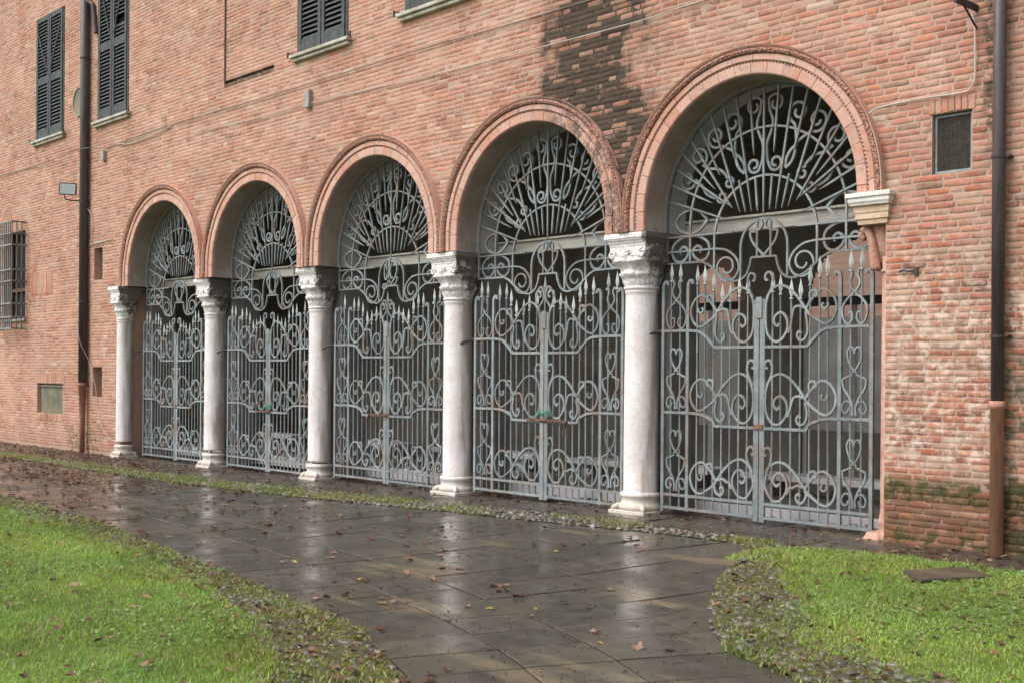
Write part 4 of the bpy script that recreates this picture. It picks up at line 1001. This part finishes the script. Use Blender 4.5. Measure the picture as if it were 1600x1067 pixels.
MOSS=[(.21,.25,.045),(.27,.29,.07),(.16,.20,.04),(.30,.29,.12)]
okL=lambda x,y:(y<interp(x,GRASS_L)+.12*(vnoise(x,y,2.3,1)-.3))&(vnoise(x,y,1.7,2)+.25*vnoise(x,y,6.,3)+.3*rng.random(len(x))>.40)
p=np.concatenate([sample(175000,7,18,-9,-4.9,okL),sample(22000,-6,8,-9,-4.8,okL)])
d_=np.hypot(p[:,0]-CAMX,p[:,1]-CAMY); keep=rng.random(len(p))<np.clip(1.25-d_/22,.35,1); p=p[keep]
tag(emit(grass('lawn_grass',p,.014,.036,GREEN)),'bright green wet lawn grass at lower left','grass',kind='stuff')
okR=lambda x,y:(y<interp(x,TOP_R))&(y>interp(x,INN_R)+.18-.55*vnoise(x,y,2.1,8))&(vnoise(x,y,2.0,5)+.3*vnoise(x,y,7.,6)+.35*rng.random(len(x))>.50)
p=sample(105000,15.55,20,-4.7,-.75,okR)
tag(emit(grass('lawn_grass',p,.012,.032,GREEN)),'green grass patch at lower right before the pier','grass',kind='stuff')
# clover and weeds: small round leaves lying in the grass
def weeds(pts,s0,s1,cols,name):
    n=len(pts); x,y=pts[:,0],pts[:,1]; z=gz(x,y)+rng.uniform(.004,.035,n); s=rng.uniform(s0,s1,n); a=rng.uniform(0,2*np.pi,n); tx=rng.normal(0,.35,n); ty=rng.normal(0,.35,n)
    V=[]
    for k in range(6):
        b=a+k*np.pi/3; u=np.cos(b)*s; v=np.sin(b)*s*.75; V.append(np.stack([x+u,y+v,z+u*tx+v*ty],1))
    P=np.stack(V,1); f=(np.arange(n)*6)[:,None]+np.arange(6)[None]; c=np.asarray(cols)[rng.integers(0,len(cols),n)]*rng.uniform(.75,1.2,(n,1))
    return place(name,mesh_np(name,P.reshape(-1,3),[f],'grass',np.repeat(c,6,0),'gcol'))
pw=np.concatenate([sample(26000,7,18,-9,-4.9,lambda x,y:(y<interp(x,GRASS_L)+.3)&(vnoise(x,y,1.1,11)>.45)),sample(17000,15.5,20,-4.7,-.8,lambda x,y:(y<interp(x,TOP_R))&(y>interp(x,INN_R)-.1)&(vnoise(x,y,1.3,12)>.40))])
tag(weeds(pw,.007,.017,[(.19,.30,.09),(.25,.35,.14),(.15,.25,.07)],'clover'),'small round clover leaves spread through the grass','clover',kind='stuff')
# moss tufts between the cobbles
okM=lambda x,y:(y<interp(x,EDGE_L)+.03)&(y>interp(x,GRASS_L)-.3)&(vnoise(x,y,2.2,21)+.25*rng.random(len(x))>.30)
okC=lambda x,y:(y<interp(x,COB_T)+.02)&(y>interp(x,COB_B)-.03)&(vnoise(x,y,2.0,22)+.3*rng.random(len(x))+.25*(x<7)>.55)
okE=lambda x,y:(y<interp(x,TOP_R)+.1)&(y>interp(x,EDGE_R)-.22*(vnoise(x,y,2.4,24)-.35))&(y<interp(x,INN_R)+.3)&(vnoise(x,y,2.6,23)+.2*rng.random(len(x))>.32)
p=np.concatenate([sample(125000,5,19,-9.5,-4.3,okM),sample(60000,-6,15.5,-1.8,-.5,okC),sample(42000,15.3,20,-5.0,-.8,okE)])
tag(emit(grass('moss',p,.014,.032,MOSS,.006,lean=.9)),'yellow-green moss growing among the cobbles','moss',kind='stuff')
# cobbles
def pebbles(pts,s0,s1,name,tone=1.,lift=.013):
    n=len(pts); nT,nP=8,3; base=[]
    for k,(r_,zz) in enumerate(((1.,-.35),(1.,.15),(.72,.62),(.30,.88))):
        for j in range(nT): a=2*np.pi*(j+.5*(k%2))/nT; base.append((r_*np.cos(a),r_*np.sin(a),zz))
    base=np.array(base); m=len(base); x,y=pts[:,0],pts[:,1]; s=rng.uniform(s0,s1,n); e=rng.uniform(.45,.9,n); a=rng.uniform(0,np.pi,n)
    J=1+rng.normal(0,.13,(n,m,3)); L=base[None]*J; L=L*np.stack([s,s*e,s*.42],1)[:,None,:]
    ca,sa=np.cos(a)[:,None],np.sin(a)[:,None]; V=np.stack([L[...,0]*ca-L[...,1]*sa+x[:,None],L[...,0]*sa+L[...,1]*ca+y[:,None],L[...,2]+(gz(x,y)+lift+rng.uniform(-.008,.003,n))[:,None]],-1)
    f=[]
    for k in range(3):
        for j in range(nT): f.append((k*nT+j,k*nT+(j+1)%nT,(k+1)*nT+(j+1)%nT,(k+1)*nT+j))
    o=(np.arange(n)*m)[:,None,None]; F=(np.array(f)[None]+o).reshape(-1,4); C_=(np.arange(3*nT,4*nT)[None,None]+o).reshape(-1,nT)
    PC=np.array([(.16,.14,.125),(.23,.20,.175),(.11,.095,.085),(.30,.27,.24),(.17,.12,.095),(.14,.15,.10)]); c=PC[rng.integers(0,6,n)]*rng.uniform(.7,1.15,(n,1))*tone*.62
    return place(name,mesh_np(name,V.reshape(-1,3),[F,C_],'pebble',np.repeat(c,m,0),'pcol',True))
def poisson(pts,d):
    cell={}; out=[]
    for q in pts:
        i,j_=int(math.floor(q[0]/d)),int(math.floor(q[1]/d)); ok=True
        for a in (-1,0,1):
            for b in (-1,0,1):
                for r_ in cell.get((i+a,j_+b),()):
                    if (r_[0]-q[0])**2+(r_[1]-q[1])**2<d*d: ok=False
        if ok: cell.setdefault((i,j_),[]).append(q); out.append(q)
    return np.array(out)
pp=poisson(sample(26000,4,19,-9.5,-4.3,lambda x,y:(y<interp(x,EDGE_L)+.02)&(y>interp(x,GRASS_L)-.1)),.055)
tag(pebbles(pp,.026,.042,'border_cobbles',.85,.008),'grey wet cobbles edging the left lawn','cobbles',kind='stuff')
pp=poisson(sample(26000,-5,15.6,-1.85,-.5,lambda x,y:(y<interp(x,COB_T))&(y>interp(x,COB_B))),.06)
tag(pebbles(pp,.028,.045,'cobble_strip',1.2,.011),'narrow strip of mossy cobbles along the arcade pavement','cobbles',kind='stuff')
pp=poisson(sample(9000,15.5,20,-4.9,-.9,lambda x,y:(y<interp(x,TOP_R))&(y>interp(x,EDGE_R))&(y<interp(x,INN_R)+.12)),.055)
tag(pebbles(pp,.026,.042,'corner_cobbles',.95,.015),'wet cobbles at the rounded corner of the right lawn','cobbles',kind='stuff')
# stone slab in the right lawn
q=[np.array(v) for v in ((17.05,-1.62),(17.32,-1.86),(17.62,-1.34),(17.30,-1.10))]; V,F,c=slabmesh(q,.05,.012)
tag(MB().add(V,F).build('stone_slab','strip',None,(c[0],c[1],.045)),'dark flat stone slab lying in the right lawn','slab')
# fallen leaves
LC=np.array([(.11,.042,.026),(.14,.056,.032),(.075,.034,.024),(.17,.08,.045),(.06,.032,.024),(.26,.16,.10)])
def leaf_shape():
    out=[]
    for k in range(11):
        a=2*math.pi*k/11; r_=1.0 if k%2==0 else .55
        if k==0: r_=1.2
        out.append((r_*math.cos(a),r_*math.sin(a)*.8))
    return np.array(out)
LS=leaf_shape()
def leaf_arrays(pts,s,curl,cols,lift):
    n=len(pts); x,y=pts[:,0],pts[:,1]; a=rng.uniform(0,2*np.pi,n); m=len(LS)+1
    B_=np.concatenate([[[0,0]],LS]); L=B_[None]*(1+rng.normal(0,.16,(n,m,2)))*s[:,None,None]
    rr=np.hypot(L[...,0],L[...,1]); zc=curl[:,None]*rr*np.abs(np.cos(np.arctan2(L[...,1],L[...,0])+rng.uniform(0,3,(n,1))))+rng.normal(0,.06,(n,m))*s[:,None]
    t1,t2=rng.normal(0,.12,(n,1)),rng.normal(0,.12,(n,1)); zc=zc+L[...,0]*t1+L[...,1]*t2; zc-=zc.min(1,keepdims=True)
    ca,sa=np.cos(a)[:,None],np.sin(a)[:,None]
    V=np.stack([L[...,0]*ca-L[...,1]*sa,L[...,0]*sa+L[...,1]*ca,zc+.003],-1)
    f=np.array([(0,k,k%11+1) for k in range(1,12)]); return V,f
def litter(pts,s0,s1,name,label,lift=0.):
    n=len(pts); s=rng.uniform(s0,s1,n); V,f=leaf_arrays(pts,s,rng.uniform(.1,.7,n),LC,0)
    V=V+np.stack([pts[:,0],pts[:,1],gz(pts[:,0],pts[:,1])+lift],-1)[:,None,:]; F=(f[None]+(np.arange(n)*12)[:,None,None]).reshape(-1,3)
    c=LC[rng.integers(0,len(LC),n)]*rng.uniform(.7,1.25,(n,1))
    return tag(place(name,mesh_np(name,V.reshape(-1,3),[F],'leaf',np.repeat(c,12,0),'lcol')),label,'leaves',kind='stuff')
okp=lambda x,y:(y<interp(x,COB_B))&(y>interp(x,EDGE_L))&~((x>15.5)&(y>interp(x,EDGE_R)))&(vnoise(x,y,1.6,31)*.6+.5*vnoise(x,y,4.5,32)+.35*rng.random(len(x))>.68)
p=sample(42000,-6,19,-6.5,-1,okp); dn=np.clip((13.5-p[:,0])/13,.06,1)**1.6; p=p[rng.random(len(p))<dn*.62]
litter(p,.018,.05,'leaf_litter','brown fallen leaves strewn over the wet stone path',.002)
p=np.concatenate([sample(5200,5,18,-9,-4.3,lambda x,y:(y<interp(x,EDGE_L)+.1)&(y>interp(x,GRASS_L)-.12)&(vnoise(x,y,2.,33)>.33)),sample(700,15.5,20,-4.8,-.9,lambda x,y:(y<interp(x,TOP_R))&(y>interp(x,EDGE_R)))])
litter(p,.014,.036,'edge_litter','brown fallen leaves caught along the lawn edges',.018)
p=np.concatenate([sample(2600,-6,4,-1.4,-.05,lambda x,y:rng.random(len(x))<.6),sample(900,0,16,.2,.95,lambda x,y:x>0),sample(420,4,16,-1.1,.2,lambda x,y:x>0),sample(160,16,18.5,-.75,-.1,lambda x,y:x>0)])
litter(p,.016,.042,'wall_litter','brown fallen leaves drifted along the foot of the arcade',.004)
p=sample(900,6,18,-9,-5.0,lambda x,y:(y<interp(x,GRASS_L))&(rng.random(len(x))<.5)); litter(p,.018,.045,'lawn_litter','dead leaves lying in the left lawn',.03)
# seeds and twigs on the near paving
p=sample(900,12.5,18,-6.2,-2.2,lambda x,y:(y<interp(x,COB_B))&(y>interp(x,EDGE_L))&~((x>15.5)&(y>interp(x,EDGE_R))))
n=len(p); s=rng.uniform(.004,.008,n); O=np.array([(1,0,0),(0,1,0),(-1,0,0),(0,-1,0),(0,0,1),(0,0,-.3)],float); V=O[None]*s[:,None,None]+np.stack([p[:,0],p[:,1],gz(p[:,0],p[:,1])+s*.3+.002],-1)[:,None]
f=np.array([(0,1,4),(1,2,4),(2,3,4),(3,0,4),(1,0,5),(2,1,5),(3,2,5),(0,3,5)]); F=(f[None]+(np.arange(n)*6)[:,None,None]).reshape(-1,3)
tag(place('fallen_seeds',mesh_np('fallen_seeds',V.reshape(-1,3),[F],'leaf',np.full((n*6,3),.015),'lcol')),'tiny black seeds sprinkled on the near paving','seeds',kind='stuff')
# single larger leaves that can be told apart
def single(x,y,s,c,label,grp,lift=.004):
    V,f=leaf_arrays(np.array([[x,y]]),np.array([s]),np.array([rng.uniform(.15,.6)]),None,0)
    o=place('fallen_leaf',mesh_np('fallen_leaf',V[0],[f],'leaf',np.tile(np.array(c)*rng.uniform(.85,1.1),(12,1)),'lcol'),None,(x,y,float(gz(x,y))+lift)); tag(o,label,'leaf',grp)
YL=(.48,.35,.08); PK=(.30,.17,.12); BR=(.13,.05,.03)
for x,y in ((14.05,-4.6),(14.9,-5.0),(13.3,-3.2),(14.2,-2.55),(15.55,-4.55),(15.8,-4.35),(16.55,-2.55),(16.75,-4.75),(13.0,-4.5),(12.4,-2.9)): single(x,y,rng.uniform(.028,.042),YL,'small yellow leaf lying on the wet paving','yellow leaves on the paving')
p=sample(160,12.0,17.6,-5.6,-1.3,lambda x,y:(y<interp(x,COB_B)-.05)&(y>interp(x,EDGE_L)+.1)&~((x>15.4)&(y>interp(x,EDGE_R)-.1)))[:55]
for x,y in p: single(x,y,rng.uniform(.025,.05),BR if rng.random()<.75 else PK,'curled brown leaf lying on the near wet paving','brown leaves on the near paving')
p=sample(120,10,16.5,-8,-5.2,lambda x,y:(y<interp(x,GRASS_L)-.1))[:24]
for x,y in p: single(x,y,rng.uniform(.022,.045),PK if rng.random()<.5 else BR,'brown leaf lying on the left lawn','brown leaves on the left lawn',.035)
